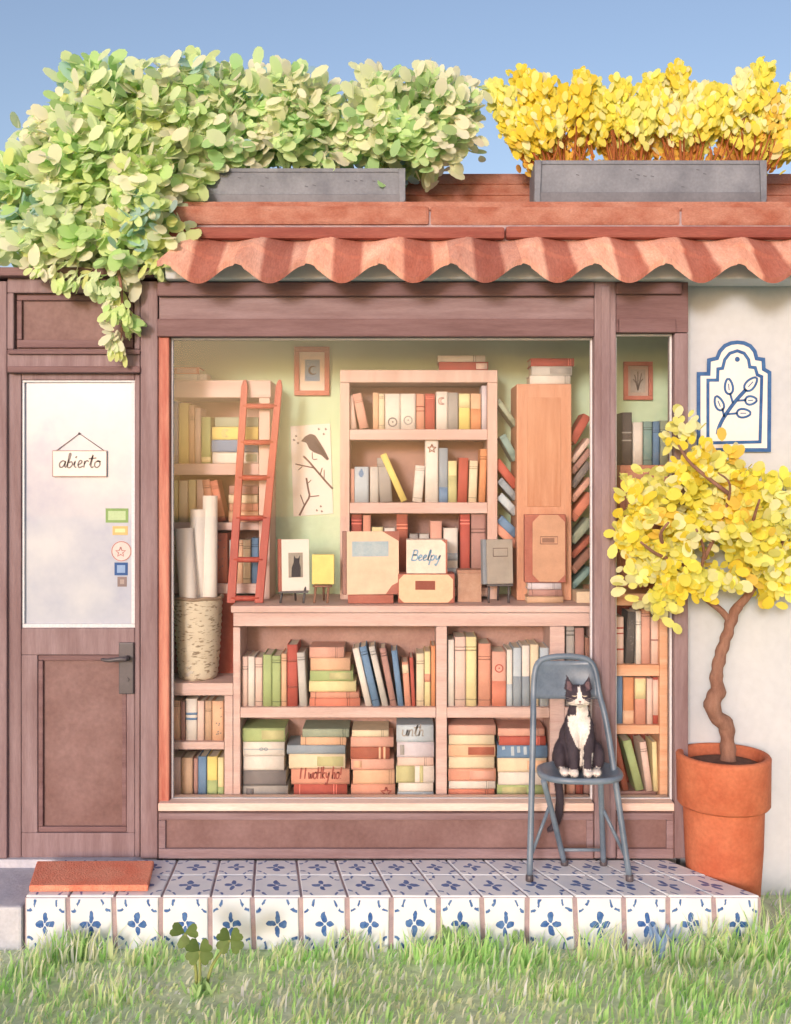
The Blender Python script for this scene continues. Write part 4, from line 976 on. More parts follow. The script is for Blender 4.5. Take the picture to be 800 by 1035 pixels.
# big beige book with blue label
yb = 0.2
rest = MB(); rest.box(X(352, yb), X(398, yb), yb - 0.02, yb + 0.05, ZC + 0.001, Z(601, yb)); tag(rest.build('book_rest', M_BOXB, bev=0.004), 'low brown rest under the large beige book', 'book rest')
zt_ = Z(601, yb) + 0.0008
bb = thing('beige_book', 'large beige book with blue label and brown corners propped on the counter', 'book', (X(351, yb), yb - 0.015, zt_)); bb.rotation_euler = (R(-3), 0, R(6))
Wb, Hb = X(404, yb) - X(351, yb), Z(537, yb) - zt_
MB().box(0, Wb, 0, 0.034, 0, Hb).build('cover', flat((238, 208, 184)), bb, bev=0.003)
MB().box(-0.018, -0.0003, -0.0015, 0.036, -0.0005, Hb + .002).build('spine', flat((164, 124, 116)), bb, bev=0.004)
q = MB(); q.prism([(Wb * .68, Hb), (Wb + .001, Hb), (Wb + .001, Hb * .84)], -0.0015, -0.0002); q.build('corner_cap', flat((176, 112, 100)), bb)
q = MB(); q.prism([(Wb * .74, 0), (Wb + .001, 0.0), (Wb + .001, Hb * .2), (Wb * .86, Hb * .14)], -0.0015, -0.0002); q.build('corner_cap', flat((176, 112, 100)), bb)
MB().box(Wb * .1, Wb * .8, -0.0015, -0.0002, Hb * .6, Hb * .84).build('cover_label', mat('pale_blue_label', (168, 190, 206), 0.8, scale=20, c2=(196, 208, 214)), bb)
# case with dark handle and the lettered white box on it
yc = 0.19
cs = thing('small_case', 'small beige case with reddish corners and dark label under the white box', 'case', (0, 0, 0))
x0, x1, z0, z1 = X(402.5, yc), X(460, yc), ZC + 0.001, Z(580, yc); ch = 0.022
octo = lambda a, b, c, d, k: [(a + k, c), (b - k, c), (b, c + k), (b, d - k), (b - k, d), (a + k, d), (a, d - k), (a, c + k)]
MB().prism([(x0, z0), (x1, z0), (x1, z1), (x0, z1)], yc, yc + 0.12).build('body', M_BOXB, cs, bev=0.006)
MB().prism(octo(x0 + .004, x1 - .008, z0 + .003, z1 - .003, ch), yc - 0.004, yc - 0.0004).build('front_panel', flat((242, 204, 172)), cs, bev=0.001)
MB().pbox(420, 440, 587, 596, yc - 0.007, yc - 0.0045, yc).build('case_label', flat((150, 84, 72)), cs, bev=0.001)
tag_z = z1 + 0.0008
lb = thing('lettered_box', 'white box with handwritten blue lettering standing on the small case', 'box', (0, 0, 0))
x0, x1, z1b = X(411, yc), X(451, yc), Z(545.5, yc)
MB().box(x0, x1, yc + .004, yc + 0.1, tag_z, z1b).build('body', flat((242, 224, 212)), lb, bev=0.003)
q = MB(); q.prism([(x1 - .02, z1b), (x1 + .006, z1b), (x1 + .006, tag_z), (x1 - .0005, tag_z), (x1 - .0005, z1b - .018)], yc + .001, yc + .0036); q.build('edge_strip', M_BOXB, lb)
q = MB(); write(q, 'Beelpy', x0 + 0.02, Z(566.5, yc), 0.128, 0.0065, yc + 0.0036, slant=0.2); q.build('lettering', M_BLUEPALE, lb)
# brown storage box
sb = thing('brown_box', 'plain brown textured box between the small case and grey book', 'box', (0, 0, 0))
MB().box(X(463, .24), X(487, .24), 0.24, 0.33, ZC + 0.001, Z(577, .24)).build('body', mat('brown_box_board', (190, 148, 128), 0.85, scale=30, c2=(206, 170, 150), bump=0.4), sb, bev=0.003)
MB().box(X(462.4, .24), X(487.6, .24), 0.2375, 0.3325, Z(577, .24) - .012, Z(577, .24) + .004).build('lid', mat('brown_box_lid', (180, 138, 120), 0.85, scale=30), sb, bev=0.003)
# grey book on small stand
yg = 0.22
easel('slim dark easel under the upright grey book', 492, 518, 590, yg)
zt_ = Z(590, yg) + 0.0005
gb = thing('grey_book', 'grey book with framed label standing on a slim easel', 'book', (X(492, yg), yg - 0.03, zt_)); gb.rotation_euler = (R(-3), 0, R(14))
Wg, Hg = X(520, yg) - X(492, yg), Z(545, yg) - zt_
MB().box(0, Wg, 0, 0.03, 0, Hg).build('cover', flat((176, 166, 158)), gb, bev=0.004)
MB().box(-0.018, -0.0003, -0.001, 0.031, -0.0005, Hg + .001).build('spine', flat((148, 154, 166)), gb, bev=0.004)
q = MB(); q.ribbon([(Wg * .25, Hg * .62), (Wg * .8, Hg * .62), (Wg * .8, Hg * .8), (Wg * .25, Hg * .8), (Wg * .25, Hg * .62)], .004, -0.0004); q.build('cover_label', flat((124, 106, 100)), gb)
# octagonal album on two books
yo = 0.2
stack([(533, 570, 6.5, 'tan'), (535, 569, 7, 'mauve'), (534, 568, 6.5, 'lavender')], 612, yo, 'under the brown album', 'books under the brown album', d=0.085, z=ZC + 0.001)
zt_ = ZC + 0.001 + 20 * (yo - CAMY) / F + 0.001
al = thing('album', 'dark red album with tan eight-sided front standing against the orange stand', 'album', (0, 0, 0))
x0, x1, z1 = X(531, yo), X(573, yo), Z(520, yo)
MB().box(x0, x1, yo + .02, yo + 0.055, zt_, z1).build('cover', M_BOXB, al, bev=0.003)
MB().prism(octo(x0 + .035, x1 - .004, zt_ + .003, z1 - .002, .032), yo + .016, yo + .0196).build('front_panel', flat((206, 160, 134)), al, bev=0.001)
q = MB(); cx_ = (x0 + x1) / 2 + .016; cz_ = zt_ + (z1 - zt_) * .62; q.ribbon([(cx_ - .038, cz_ - .016), (cx_ + .038, cz_ - .016), (cx_ + .038, cz_ + .016), (cx_ - .038, cz_ + .016), (cx_ - .038, cz_ - .016)], .005, yo + .0158)
q.box(cx_ - .03, cx_ + .024, yo + .0148, yo + .0158, cz_ - .01, cz_ + .01); q.build('cover_label', flat((150, 112, 98)), al)
# pale box at the counter's end
pb = MB().box(X(583, .2), X(600, .2), 0.2, 0.32, ZC + 0.001, Z(598, .2)); tag(pb.build('pale_box', flat((222, 202, 178)), bev=0.004), 'low pale box on the counter beside the window post', 'box')

# pictures on the green wall
def picture(name, label, u0, u1, v0, v1, frame, mountc):
    y = YB; yr = YB
    t = thing(name, label, 'picture', (0, 0, 0))
    x0, x1, z0, z1 = X(u0, yr), X(u1, yr), Z(v1, yr), Z(v0, yr); k = (x1 - x0) * .14
    f = MB(); f.box(x0, x1, y - .024, y - .001, z1 - k, z1); f.box(x0, x1, y - .024, y - .001, z0, z0 + k); f.box(x0, x0 + k, y - .024, y - .001, z0 + k + .0003, z1 - k - .0003); f.box(x1 - k, x1, y - .024, y - .001, z0 + k + .0003, z1 - k - .0003)
    f.build('frame', frame, t, bev=0.002)
    MB().box(x0 + k, x1 - k, y - .008, y - .002, z0 + k, z1 - k).build('mount', mountc, t)
    return t, (x0 + x1) / 2, (z0 + z1) / 2, x1 - x0, z1 - z0
M_FRAME = mat('reddish_frame', (190, 102, 86), 0.55, scale=10, c2=(210, 134, 116))
t, cx_, cz_, pw, ph = picture('framed_picture', 'red framed moon print hanging on the green wall above the bird poster', 298, 333.5, 351, 400, M_FRAME, flat((244, 226, 214)))
MB().box(cx_ - pw * .2, cx_ + pw * .22, YB - .0095, YB - .0085, cz_ - ph * .2, cz_ + ph * .24).build('print', mat('blue_wash', (120, 152, 194), 0.8, scale=20, c2=(160, 184, 212)), t)
q = MB(); q.ribbon(circ(cx_ + .006, cz_ + ph * .02, .019, 14, R(50), R(320)), .011, YB - .0096, .001, taper=1); q.build('moon', flat((74, 70, 84)), t)
t, cx_, cz_, pw, ph = picture('framed_picture', 'small red framed plant print hanging on the green wall over the cabinet', 630, 659, 366, 404.5, M_FRAME, flat((196, 172, 160)))
MB().box(cx_ - pw * .26, cx_ + pw * .26, YB - .0095, YB - .0085, cz_ - ph * .3, cz_ + ph * .3).build('print', mat('grey_wash', (164, 152, 146), 0.8, scale=20, c2=(186, 174, 166)), t)
q = MB()
for dx, dz, l in ((-.016, .03, 1), (.018, .036, 1), (0.0, .045, 1), (-.022, .008, 1), (.024, .01, 1)): q.ribbon([(cx_, cz_ - .045), (cx_ + dx * .4, cz_ - .01), (cx_ + dx, cz_ + dz)], .005, YB - .0096, .001, 4)
q.build('plant_drawing', flat((110, 96, 92)), t)
# bird poster
t = thing('bird_poster', 'white paper poster of a grey bird on bare twigs, green wall', 'poster', (0, 0, 0)); y = YB - .003
def pp(u, v): return (X(u, YB), Z(v, YB))
q = MB(); q.prism([pp(294, 431), pp(334, 428), pp(337, 519), pp(297, 522)], y - .003, y + .001); q.build('sheet', M_PAPER, t)
yy = y - .0032; q = MB()
q.prism([pp(304.5, 446), pp(309, 441), pp(314, 438.5), pp(319, 440), pp(323, 446), pp(328, 454), pp(333, 464), pp(331, 465.5), pp(325, 460), pp(318, 457.5), pp(313, 454), pp(310, 447.5)], yy - .001, yy)
q.build('bird', flat((104, 92, 96)), t)
q = MB(); q.ribbon([pp(317, 446), pp(323, 452), pp(330, 462)], .012, yy - .0011, .0008, 5, taper=1); q.build('wing', flat((76, 68, 72)), t)
q = MB()
for pl, wd in (([(307, 461), (313, 467), (318, 473), (324, 480), (330, 487), (336.5, 494)], .009), ([(318, 473), (308, 471), (299, 469)], .006), ([(306, 471.5), (302, 475)], .004), ([(316, 457), (316.5, 464), (321, 464)], .004), ([(324, 480), (326, 473)], .005), ([(328, 486), (328, 475)], .004),
               ([(303, 521), (308, 511), (313, 502), (312, 495), (310, 483)], .009), ([(313, 502), (323, 501)], .005), ([(308, 511), (304, 500)], .005), ([(311, 489), (315, 485)], .004)):
    q.ribbon([pp(*a) for a in pl], wd, yy, .0009, 3)
q.build('twig_drawing', flat((122, 102, 100)), t)
q = MB()
for u, v in ((297, 444), (299, 440), (301, 447), (322, 433), (329, 433), (327, 438), (320, 515), (324, 511), (325, 516)): q.ribbon([pp(u, v), pp(u + 1.2, v + 1.6)], .008, yy, .0009)
q.build('dots', flat((140, 128, 126)), t)

# sign hanging on the door pane
t = thing('door_sign', 'small white hanging sign reading abierto on the door glass', 'sign', (0, 0, 0)); ys = 0.0435
MB().pbox(52.5, 107, 455.5, 481.5, ys - .011, ys - .0005, 0.02).build('board', M_PAPER, t, bev=0.0015)
q = MB(); a = [(X(52.5, .02), Z(481.5, .02)), (X(107, .02), Z(481.5, .02)), (X(107, .02), Z(455.5, .02)), (X(52.5, .02), Z(455.5, .02))]; q.ribbon(a + a[:1], .004, ys - .0112, .001); q.build('border', flat((176, 150, 146)), t)
q = MB(); write(q, 'abierto', X(58.5, .02), Z(472.5, .02), .178, .0058, ys - .0112, slant=.12); q.build('lettering', M_INKGREY, t)
q = MB(); q.tube([(X(55, .02), ys - .006, Z(456, .02)), (X(79, .02), ys - .004, Z(438, .02)), (X(105, .02), ys - .006, Z(456, .02))], .0017, 6); q.build('string', flat((150, 130, 126)), t)
q = MB(); q.ball((X(79, .02), ys - .005, Z(438, .02)), .005); q.build('nail', M_IRON, t)

# blue and white plaque on the plaster wall
t = thing('tile_plaque', 'arched white plaque with blue outline and leafy sprig on plaster wall', 'plaque', (0, 0, 0)); y = YP
def pq(a, b): return (X(690 + a / 7.96, YP), Z(335 + b / 7.96, YP))
outer = [(125, 960), (118, 700), (122, 345), (200, 345), (205, 235), (265, 215), (300, 140), (350, 105), (430, 95), (500, 100), (560, 140), (585, 220), (635, 225), (640, 305), (690, 335), (682, 700), (680, 950)]
inner = [(195, 905), (190, 650), (197, 395), (272, 395), (272, 305), (310, 300), (330, 220), (370, 175), (440, 155), (500, 180), (525, 285), (572, 290), (590, 350), (630, 365), (618, 700), (605, 885)]
def loop_band(mb, pts, w, y, th=.0012):
    """closed painted line with mitred corners"""
    n_ = len(pts); P_ = [Vector(p) for p in pts]; b = len(mb.v)
    for k, p in enumerate(P_):
        d0 = (p - P_[k - 1]).normalized(); d1 = (P_[(k + 1) % n_] - p).normalized()
        n0 = Vector((-d0.y, d0.x)); n1 = Vector((-d1.y, d1.x)); m_ = (n0 + n1).normalized(); m_ = m_ * (w / 2 / max(.45, m_.dot(n0)))
        for a in (p + m_, p - m_): mb.v += [(a.x, y - th, a.y), (a.x, y, a.y)]
    for k in range(n_):
        o, e = b + 4 * k, b + 4 * ((k + 1) % n_)
        mb.face((o, o + 2, e + 2, e)); mb.face((o, e, e + 1, o + 1)); mb.face((o + 2, o + 3, e + 3, e + 2))
outer = [(120, 955), (120, 345), (200, 345), (203, 235), (268, 220), (290, 165), (330, 120), (380, 98), (430, 92), (485, 98), (535, 122), (570, 165), (585, 222), (638, 230), (642, 308), (688, 335), (684, 955)]
inner = [(195, 898), (195, 395), (272, 395), (275, 305), (312, 300), (330, 230), (370, 180), (430, 160), (485, 180), (520, 230), (530, 290), (574, 295), (590, 352), (626, 368), (612, 890)]
MB().prism([pq(*a) for a in outer], y - .018, y - .0005).build('slab', mat('white_glaze', (240, 234, 230), 0.3, scale=6, c2=(250, 245, 240), grain=.02), t, bev=0.002)
q = MB(); loop_band(q, [pq(*a) for a in outer], .0165, y - .0182); q.build('outline', M_BLUEINK, t)
q = MB(); loop_band(q, [pq(*a) for a in inner], .0135, y - .0182); q.build('inner_outline', M_BLUEINK, t)
q = MB(); q.ribbon([pq(*a) for a in ((272, 830), (285, 770), (325, 690), (410, 570), (500, 470))], .016, y - .0182, .0012, 5)
for a, b_ in (((325, 690), (310, 620)), ((395, 580), (372, 500)), ((430, 560), (500, 555)), ((350, 668), (430, 660))): q.ribbon([pq(*a), pq(*b_)], .009, y - .0182, .0012)
for (cx, cz, a, b_, rot) in ((362, 445, 62, 32, 95), (283, 580, 60, 33, 112), (540, 425, 66, 36, 48), (540, 557, 46, 33, 5), (482, 660, 55, 34, 0)):
    pts = []
    for k in range(17):
        th = 2 * PI * k / 16; ex, ez = a * math.cos(th), b_ * math.sin(th) * (1 - .25 * math.cos(th)); r_ = R(rot)
        pts.append(pq(cx + ex * math.cos(r_) + ez * math.sin(r_), cz - ex * math.sin(r_) + ez * math.cos(r_)))
    q.ribbon(pts, .0095, y - .0182, .0012)
    r_ = R(rot); q.ribbon([pq(cx - a * .5 * math.cos(r_), cz + a * .5 * math.sin(r_)), pq(cx + a * .35 * math.cos(r_), cz - a * .35 * math.sin(r_))], .004, y - .0182, .0012)
q.build('sprig', M_BLUEINK, t)
q = MB(); q.ball((pq(430, 228)[0], y - .019, pq(430, 228)[1]), (.011, .002, .011)); q.build('dot', M_BLUEINK, t)

# ------------------------------------------------------------------ folding chair
ch_ = thing('folding_chair', 'blue-grey metal folding chair with a cat on it, tiled step', 'chair', (X(584, -.16), -0.205, 0.0045))
cx0, cy0 = X(584, -.16), -0.16
def CP(u, v, y): return (X(u, y) - cx0, y - cy0, Z(v, y) - 0.0045)
def CF(u, y, z): return (X(u, y) - cx0, y - cy0, z - 0.0045)
ZS = 0.43
# long tubes: front feet up to the backrest; inverted U across the top
b = MB(); fl, fr = CF(534, -.21, .012), CF(634, -.21, .012)
b.tube([fl, CP(537.5, 740, -.12), CP(538, 700, -.075), CP(539.5, 677, -.06), CP(544, 667, -.053), CP(553, 663, -.05), CP(570, 661.5, -.05), CP(586, 663, -.05), CP(595, 667, -.053), CP(600, 677, -.06), CP(604, 700, -.075), CP(613, 740, -.12), fr], 0.0125, 12, smooth_path=6)
b.build('back_frame', M_CHAIR, ch_)
b = MB(); nx_, nz_ = 16, 8
for side in (0, 1):
    for j in range(nz_ + 1):
        for i in range(nx_ + 1):
            s_, t = i / nx_, j / nz_
            ul, ur = 538.5 + (1 - t) * 0, 603.5 - 3 * t
            vv = 704 - 38 * t
            ed = abs(s_ * 2 - 1)
            if t > .7: sh = (t - .7) / .3; k = 1 - .10 * sh * sh * 1.6; mid = (ul + ur) / 2; ul2, ur2 = mid + (ul - mid) * k, mid + (ur - mid) * k
            else: ul2, ur2 = ul, ur
            u = ul2 + (ur2 - ul2) * s_
            rim = max(0, 1 - min(min(s_, 1 - s_) / .12, min(t, 1 - t) / .2)); y = -.058 + .018 * (1 - ed * ed) - .008 * rim - .02 * (1 - t)
            q = CP(u, vv, y); b.v.append((q[0], q[1] + side * 0.004, q[2]))
o_ = (nx_ + 1) * (nz_ + 1)
for j in range(nz_):
    for i in range(nx_):
        a = j * (nx_ + 1) + i; b.face((a, a + 1, a + nx_ + 2, a + nx_ + 1), None, True); a += o_; b.face((a, a + nx_ + 1, a + nx_ + 2, a + 1), None, True)
bd = [i for i in range(nx_ + 1)] + [j * (nx_ + 1) + nx_ for j in range(1, nz_ + 1)] + [nz_ * (nx_ + 1) + i for i in range(nx_ - 1, -1, -1)] + [j * (nx_ + 1) for j in range(nz_ - 1, 0, -1)]
for k in range(len(bd)):
    i, j = bd[k], bd[(k + 1) % len(bd)]; b.face((j, i, i + o_, j + o_), None, True)
b.build('backrest', M_CHAIR, ch_)
# round seat: dished sheet with rolled rim
b = MB(); n_ = 48
def seat_pt(th, q):
    c, s_ = math.cos(th), math.sin(th); e = 2.6
    return (math.copysign(abs(c) ** (2 / e), c) * .168 * q, math.copysign(abs(s_) ** (2 / e), s_) * .138 * q)
prof_ = [(0.02, -.006), (.5, -.005), (.8, -.003), (.88, .002), (.95, .0045), (1, .001), (1.015, -.008), (1.0, -.018), (.93, -.02), (.9, -.012), (.5, -.012), (0.02, -.012)]
for q, dz in prof_:
    for k in range(n_):
        x, y = seat_pt(2 * PI * k / n_, q); b.v.append((x, y, ZS - .0045 + dz))
for i in range(len(prof_) - 1):
    for k in range(n_):
        a0, a1 = i * n_ + k, i * n_ + (k + 1) % n_; b.face((a0 + n_, a1 + n_, a1, a0), None, True)
b.face([k for k in range(n_)]); b.face([(len(prof_) - 1) * n_ + k for k in range(n_)][::-1])
b.build('seat', M_CHAIR, ch_)
for (u0, u1) in ((548, 569), (605, 608)):
    b = MB(); b.tube([CF(u0, -.24, ZS - .018), CF((u0 + u1) / 2, -.13, .22), CF(u1, -.04, .012)], 0.0115, 12, smooth_path=4); b.build('rear_leg', M_CHAIR, ch_)
for a, e in ((CF(554, -.155, .285), CF(536, -.185, .10)), (CF(606, -.155, .285), CF(629, -.185, .10))):
    b = MB(); b.tube([a, e], 0.007, 8); b.build('brace', M_CHAIR, ch_)
b = MB(); b.tube([CF(563, -.06, .075), CF(608, -.06, .075)], 0.007, 8); b.build('stretcher', M_CHAIR, ch_)
for q in (fl, fr, CF(569, -.04, .012), CF(608, -.04, .012)):
    b = MB(); b.lathe([(0.001, 0.0), (.0145, 0.0), (.016, .004), (.0155, .022), (.012, .026)], q[0], q[1], 14); b.build('foot_cap', M_IRON, ch_)

# ------------------------------------------------------------------ the cat
def voxel(mb, vs, smooth=6):
    o = mb.build('tmp'); m_ = o.modifiers.new('r', 'REMESH'); m_.mode = 'VOXEL'; m_.voxel_size = vs
    dg = bpy.context.evaluated_depsgraph_get(); ev = o.evaluated_get(dg); me = bpy.data.meshes.new_from_object(ev)
    bpy.data.objects.remove(o, do_unlink=True)
    bm = bmesh.new(); bm.from_mesh(me)
    for _ in range(smooth): bmesh.ops.smooth_vert(bm, verts=bm.verts, factor=0.5, use_axis_x=True, use_axis_y=True, use_axis_z=True)
    bm.to_mesh(me); bm.free(); me.polygons.foreach_set('use_smooth', [True] * len(me.polygons))
    return me
CATX, CATY, CATZ = X(583, -.17), -0.17, ZS + .0015
b = MB()
def chain(pts, rads, k=7):
    P_, r_ = cr([Vector(p) for p in pts], rads, k)
    for p, q in zip(P_, r_): b.ball(p, q, 12, 8)
b.ball((-.004, .035, .075), (.088, .085, .078)); b.ball((-.003, .022, .125), (.074, .068, .085)); b.ball((0, .004, .18), (.058, .052, .075))
b.ball((0, -.004, .225), (.047, .043, .05)); b.ball((-.003, -.012, .258), (.038, .037, .035))
b.ball((-.005, -.03, .306), (.052, .047, .044)); b.ball((-.027, -.052, .294), (.026, .022, .022)); b.ball((.017, -.052, .294), (.026, .022, .022)); b.ball((-.005, -.068, .289), (.021, .018, .015)); b.ball((-.005, -.056, .277), (.016, .014, .012))
for s_ in (-1, 1):
    ex = -.005 + s_ * .034
    for t in range(9):
        q = t / 8; b.ball((ex + s_ * .010 * q, -.026 + .004 * q, .335 + .044 * q), (.0195 * (1 - q) + .0035, .0085 * (1 - q) + .003, .011), 10, 8)
    chain([(s_ * .028, -.022, .18), (s_ * .03, -.05, .12), (s_ * .027, -.062, .06), (s_ * .027, -.066, .016)], [.033, .026, .0195, .0165])
    b.ball((s_ * .027, -.08, .0125), (.019, .024, .0135))
    b.ball((s_ * .07, .015, .06), (.031, .07, .058), rot=Matrix.Rotation(s_ * .15, 3, 'Z')); b.ball((s_ * .064, -.06, .0125), (.018, .036, .0135))
chain([(-.03, .10, .05), (-.062, .118, .03), (-.074, .150, .0215), (-.072, .163, -.01), (-.066, .163, -.08), (-.058, .160, -.16), (-.064, .158, -.23), (-.084, .156, -.275), (-.104, .155, -.29)], [.03, .024, .018, .0165, .0175, .018, .0175, .0155, .010], 10)
me = voxel(b, .0036, 5)
BLK, WHT, PINK = rgb((74, 66, 76)), rgb((248, 240, 234)), rgb((220, 178, 168))
at = me.attributes.new('col', 'FLOAT_COLOR', 'POINT'); buf = []
for v in me.vertices:
    x, y, z = v.co; wob = .004 * mnoise.noise(v.co * 60) + .003 * mnoise.noise(v.co * 150)
    x2 = x + .005; wt = False
    if z > .274:                                    # blaze and muzzle
        if y < -.03:
            half = .005 + max(0, .338 - z) * .16 if z > .304 else .012 + (.304 - z) * 1.7
            wt = abs(x2 + wob * .6) < min(half, .042) and z < .345
    elif z > .10:                                   # bib
        if y < .0:
            t = (z - .10) / .165; half = .006 + .038 * math.sin(min(1, t * 1.15) * PI * .62) - (0.012 if t > .9 else 0)
            wt = abs(x2 - .003 + wob) < half
            if z > .222: wt = abs(x2 - .004 + wob) < .034
            if x < -.014 and z > .232: wt = False
    if not wt and z < .027 + wob and y < -.035 and z > -.005: wt = True
    if not wt and .02 < z <= .11 and y < -.03 and .0 < x + wob < .012: wt = True
    if not wt and .015 < z < .09 and y < -.02 and .042 < x + wob * .5 < .05: wt = True
    c = WHT if wt else BLK
    if z > .33 and y < -.028 and abs(abs(x2) - .036) < .008 and z < .362: c = rgb((122, 98, 104))
    n_ = 1 + .22 * mnoise.noise(v.co * 35) + .14 * mnoise.noise(v.co * 160); buf += [c[0] * n_, c[1] * n_, c[2] * n_, 1]
at.data.foreach_set('color', buf); me.materials.append(M_FUR)
cat = bpy.data.objects.new('cat', me); COL.objects.link(cat); cat.location = (CATX, CATY - .047, CATZ); cat.rotation_euler = (0, 0, R(-3))
tag(cat, 'black and white cat sitting upright on the folding chair, tail hanging down', 'cat')
# short coat standing off the body
fb = MB(); fr_ = random.Random(3)
vs = me.vertices
for k in range(15000):
    i = fr_.randrange(len(vs)); v = vs[i]; p = v.co + Vector((fr_.uniform(-.002, .002),) * 3); nrm = v.normal
    if p.y < -.045 and .268 < p.z < .31 and abs(p.x + .005) < .03: continue
    down = Vector((0, 0.1, -1)); d = (down - nrm * down.dot(nrm)); d = d.normalized() if d.length > .05 else Vector((0, 0, -1))
    if p.z > .3: d = -d * .4 + Vector((p.x + .005, 0, 0)) * 8
    d = (d + nrm * .55 + Vector((fr_.uniform(-.3, .3), fr_.uniform(-.3, .3), fr_.uniform(-.3, .3)))).normalized()
    L = fr_.uniform(.006, .011) * (0.6 if p.z > .27 else 1.0); sd = d.cross(nrm); sd = sd.normalized() * .00055 if sd.length > 1e-4 else Vector((.0005, 0, 0))
    b0 = len(fb.v); fb.v += [tuple(p - sd), tuple(p + sd), tuple(p + d * L)]; q = fr_.uniform(.75, 1.35); fb.face((b0, b0 + 1, b0 + 2), (buf[i * 4] * q, buf[i * 4 + 1] * q, buf[i * 4 + 2] * q, 1))
fb.build('fur', attr_mat('fur_strand', .7, 0, .15), cat)
fa = MB()
for s_ in (-1, 1):
    ex = -.005 + s_ * .0195
    fa.ribbon([(ex - .0105, .3165 + s_ * .0015), (ex - .004, .3135), (ex + .004, .3135), (ex + .0105, .3165 - s_ * .0015)], .0042, -.0745 + .004, .004, 5, taper=1)
fa.build('closed_eyes', flat((206, 190, 170)), cat)
fa = MB(); fa.ball((-.005, -.0862, .2945), (.0052, .004, .0038), 12, 8); fa.build('nose', flat((150, 110, 112)), cat)
fa = MB(); fa.ribbon([(-.005, .291), (-.005, .286), (-.010, .2825), (-.015, .284)], .0018, -.0845, .003, 4); fa.ribbon([(-.005, .286), (0, .2825), (.005, .284)], .0018, -.0845, .003, 4); fa.build('mouth', flat((120, 96, 98)), cat)
fa = MB()
for s_ in (-1, 1):
    for k in range(4):
        a = Vector((-.005 + s_ * .016, -.075, .287 + .003 * k)); e = a + Vector((s_ * .062, -.004, -.016 + .011 * k)); fa.tube([a, (a + e) / 2 + Vector((0, 0, .004)), e], [.0007, .0006, .0003], 5, smooth_path=3)
fa.build('whiskers', flat((170, 160, 158)), cat)

# ------------------------------------------------------------------ potted yellow tree
PY = -0.075; PX = X(731.5, PY); PZ0 = -0.2
pot = thing('terracotta_pot', 'large orange terracotta pot with thick rim beside the tiled step', 'pot', (PX, PY, PZ0))
zr_, zm_ = Z(757, PY) - PZ0 - .02, Z(812, PY) - PZ0
b = MB(); b.lathe([(0.001, 0.0), (.135, 0), (.141, .012), (.157, zm_ * .6), (.163, zm_ + .002)], 0, 0, 56, wob=.006); b.build('body', M_POT, pot)
b = MB(); b.lathe([(.163, zm_ + .002), (.178, zm_ - .002), (.186, zm_ + .008), (.189, zr_ - .02), (.190, zr_ - .008), (.185, zr_), (.172, zr_ + .002), (.163, zr_ - .004), (.158, zr_ - .05), (.15, zm_ - .06)], 0, 0, 56, wob=.006); b.build('rim', M_POT, pot)
b = MB(); b.lathe([(.158, zr_ - .045), (.12, zr_ - .034), (.07, zr_ - .028), (.001, zr_ - .024)], 0, 0, 40, wob=.03); b.build('soil', M_SOIL, pot)
def TP(u, v, y): return (X(u, y), y, Z(v, y))
tree = thing('topiary_tree', 'small tree with round yellow blossom crown growing in the terracotta pot', 'tree', (PX, PY, PZ0 + zr_ - .03))
ofs = Vector(tree.location)
def TPo(u, v, y): return tuple(Vector(TP(u, v, y)) - ofs)
b = MB()
b.tube([TPo(736, 778, PY), TPo(736, 757, PY), TPo(735, 742, PY), TPo(734, 732, PY), TPo(724, 724, PY - .012), TPo(720, 711, PY - .014), TPo(726, 698, PY - .004), TPo(724, 686, PY), TPo(728, 664, PY + .005), TPo(735, 642, PY), TPo(740, 626, PY), TPo(746, 612, PY)], [.037, .031, .029, .034, .030, .034, .033, .026, .025, .023, .022, .02], 14, smooth_path=5)
b.v = [(x_ * 1.0 + .0035 * math.sin(z_ * 95 + x_ * 60), y_, z_) for x_, y_, z_ in b.v]
b.tube([TPo(741, 632, PY), TPo(730, 618, PY), TPo(716, 607, PY - .01), TPo(702, 594, PY - .02), TPo(690, 570, PY - .05), TPo(668, 545, PY - .1)], [.016, .0135, .0125, .012, .009, .005], 10, smooth_path=4)
b.tube([TPo(745, 614, PY), TPo(756, 602, PY), TPo(763, 588, PY), TPo(763, 570, PY - .02), TPo(752, 545, PY - .08)], [.019, .017, .016, .012, .006], 10, smooth_path=4)
for pts in ([(702, 594, -.09), (712, 560, -.16), (704, 535, -.27)], [(763, 575, -.09), (785, 560, -.15), (796, 535, -.24)], [(756, 555, -.14), (762, 525, -.22), (768, 505, -.3)], [(712, 565, -.14), (732, 520, -.2), (738, 490, -.3), (726, 478, -.34)], [(690, 570, -.12), (664, 560, -.25), (648, 548, -.31)], [(672, 555, -.2), (668, 540, -.28), (676, 528, -.32)], [(738, 500, -.22), (700, 470, -.22), (686, 450, -.25)]):
    b.tube([TPo(*p) for p in pts], [.0095, .007, .0045][:len(pts)] + [.003] * (len(pts) - 3), 8, smooth_path=4)
b.build('trunk', M_BARK, tree)

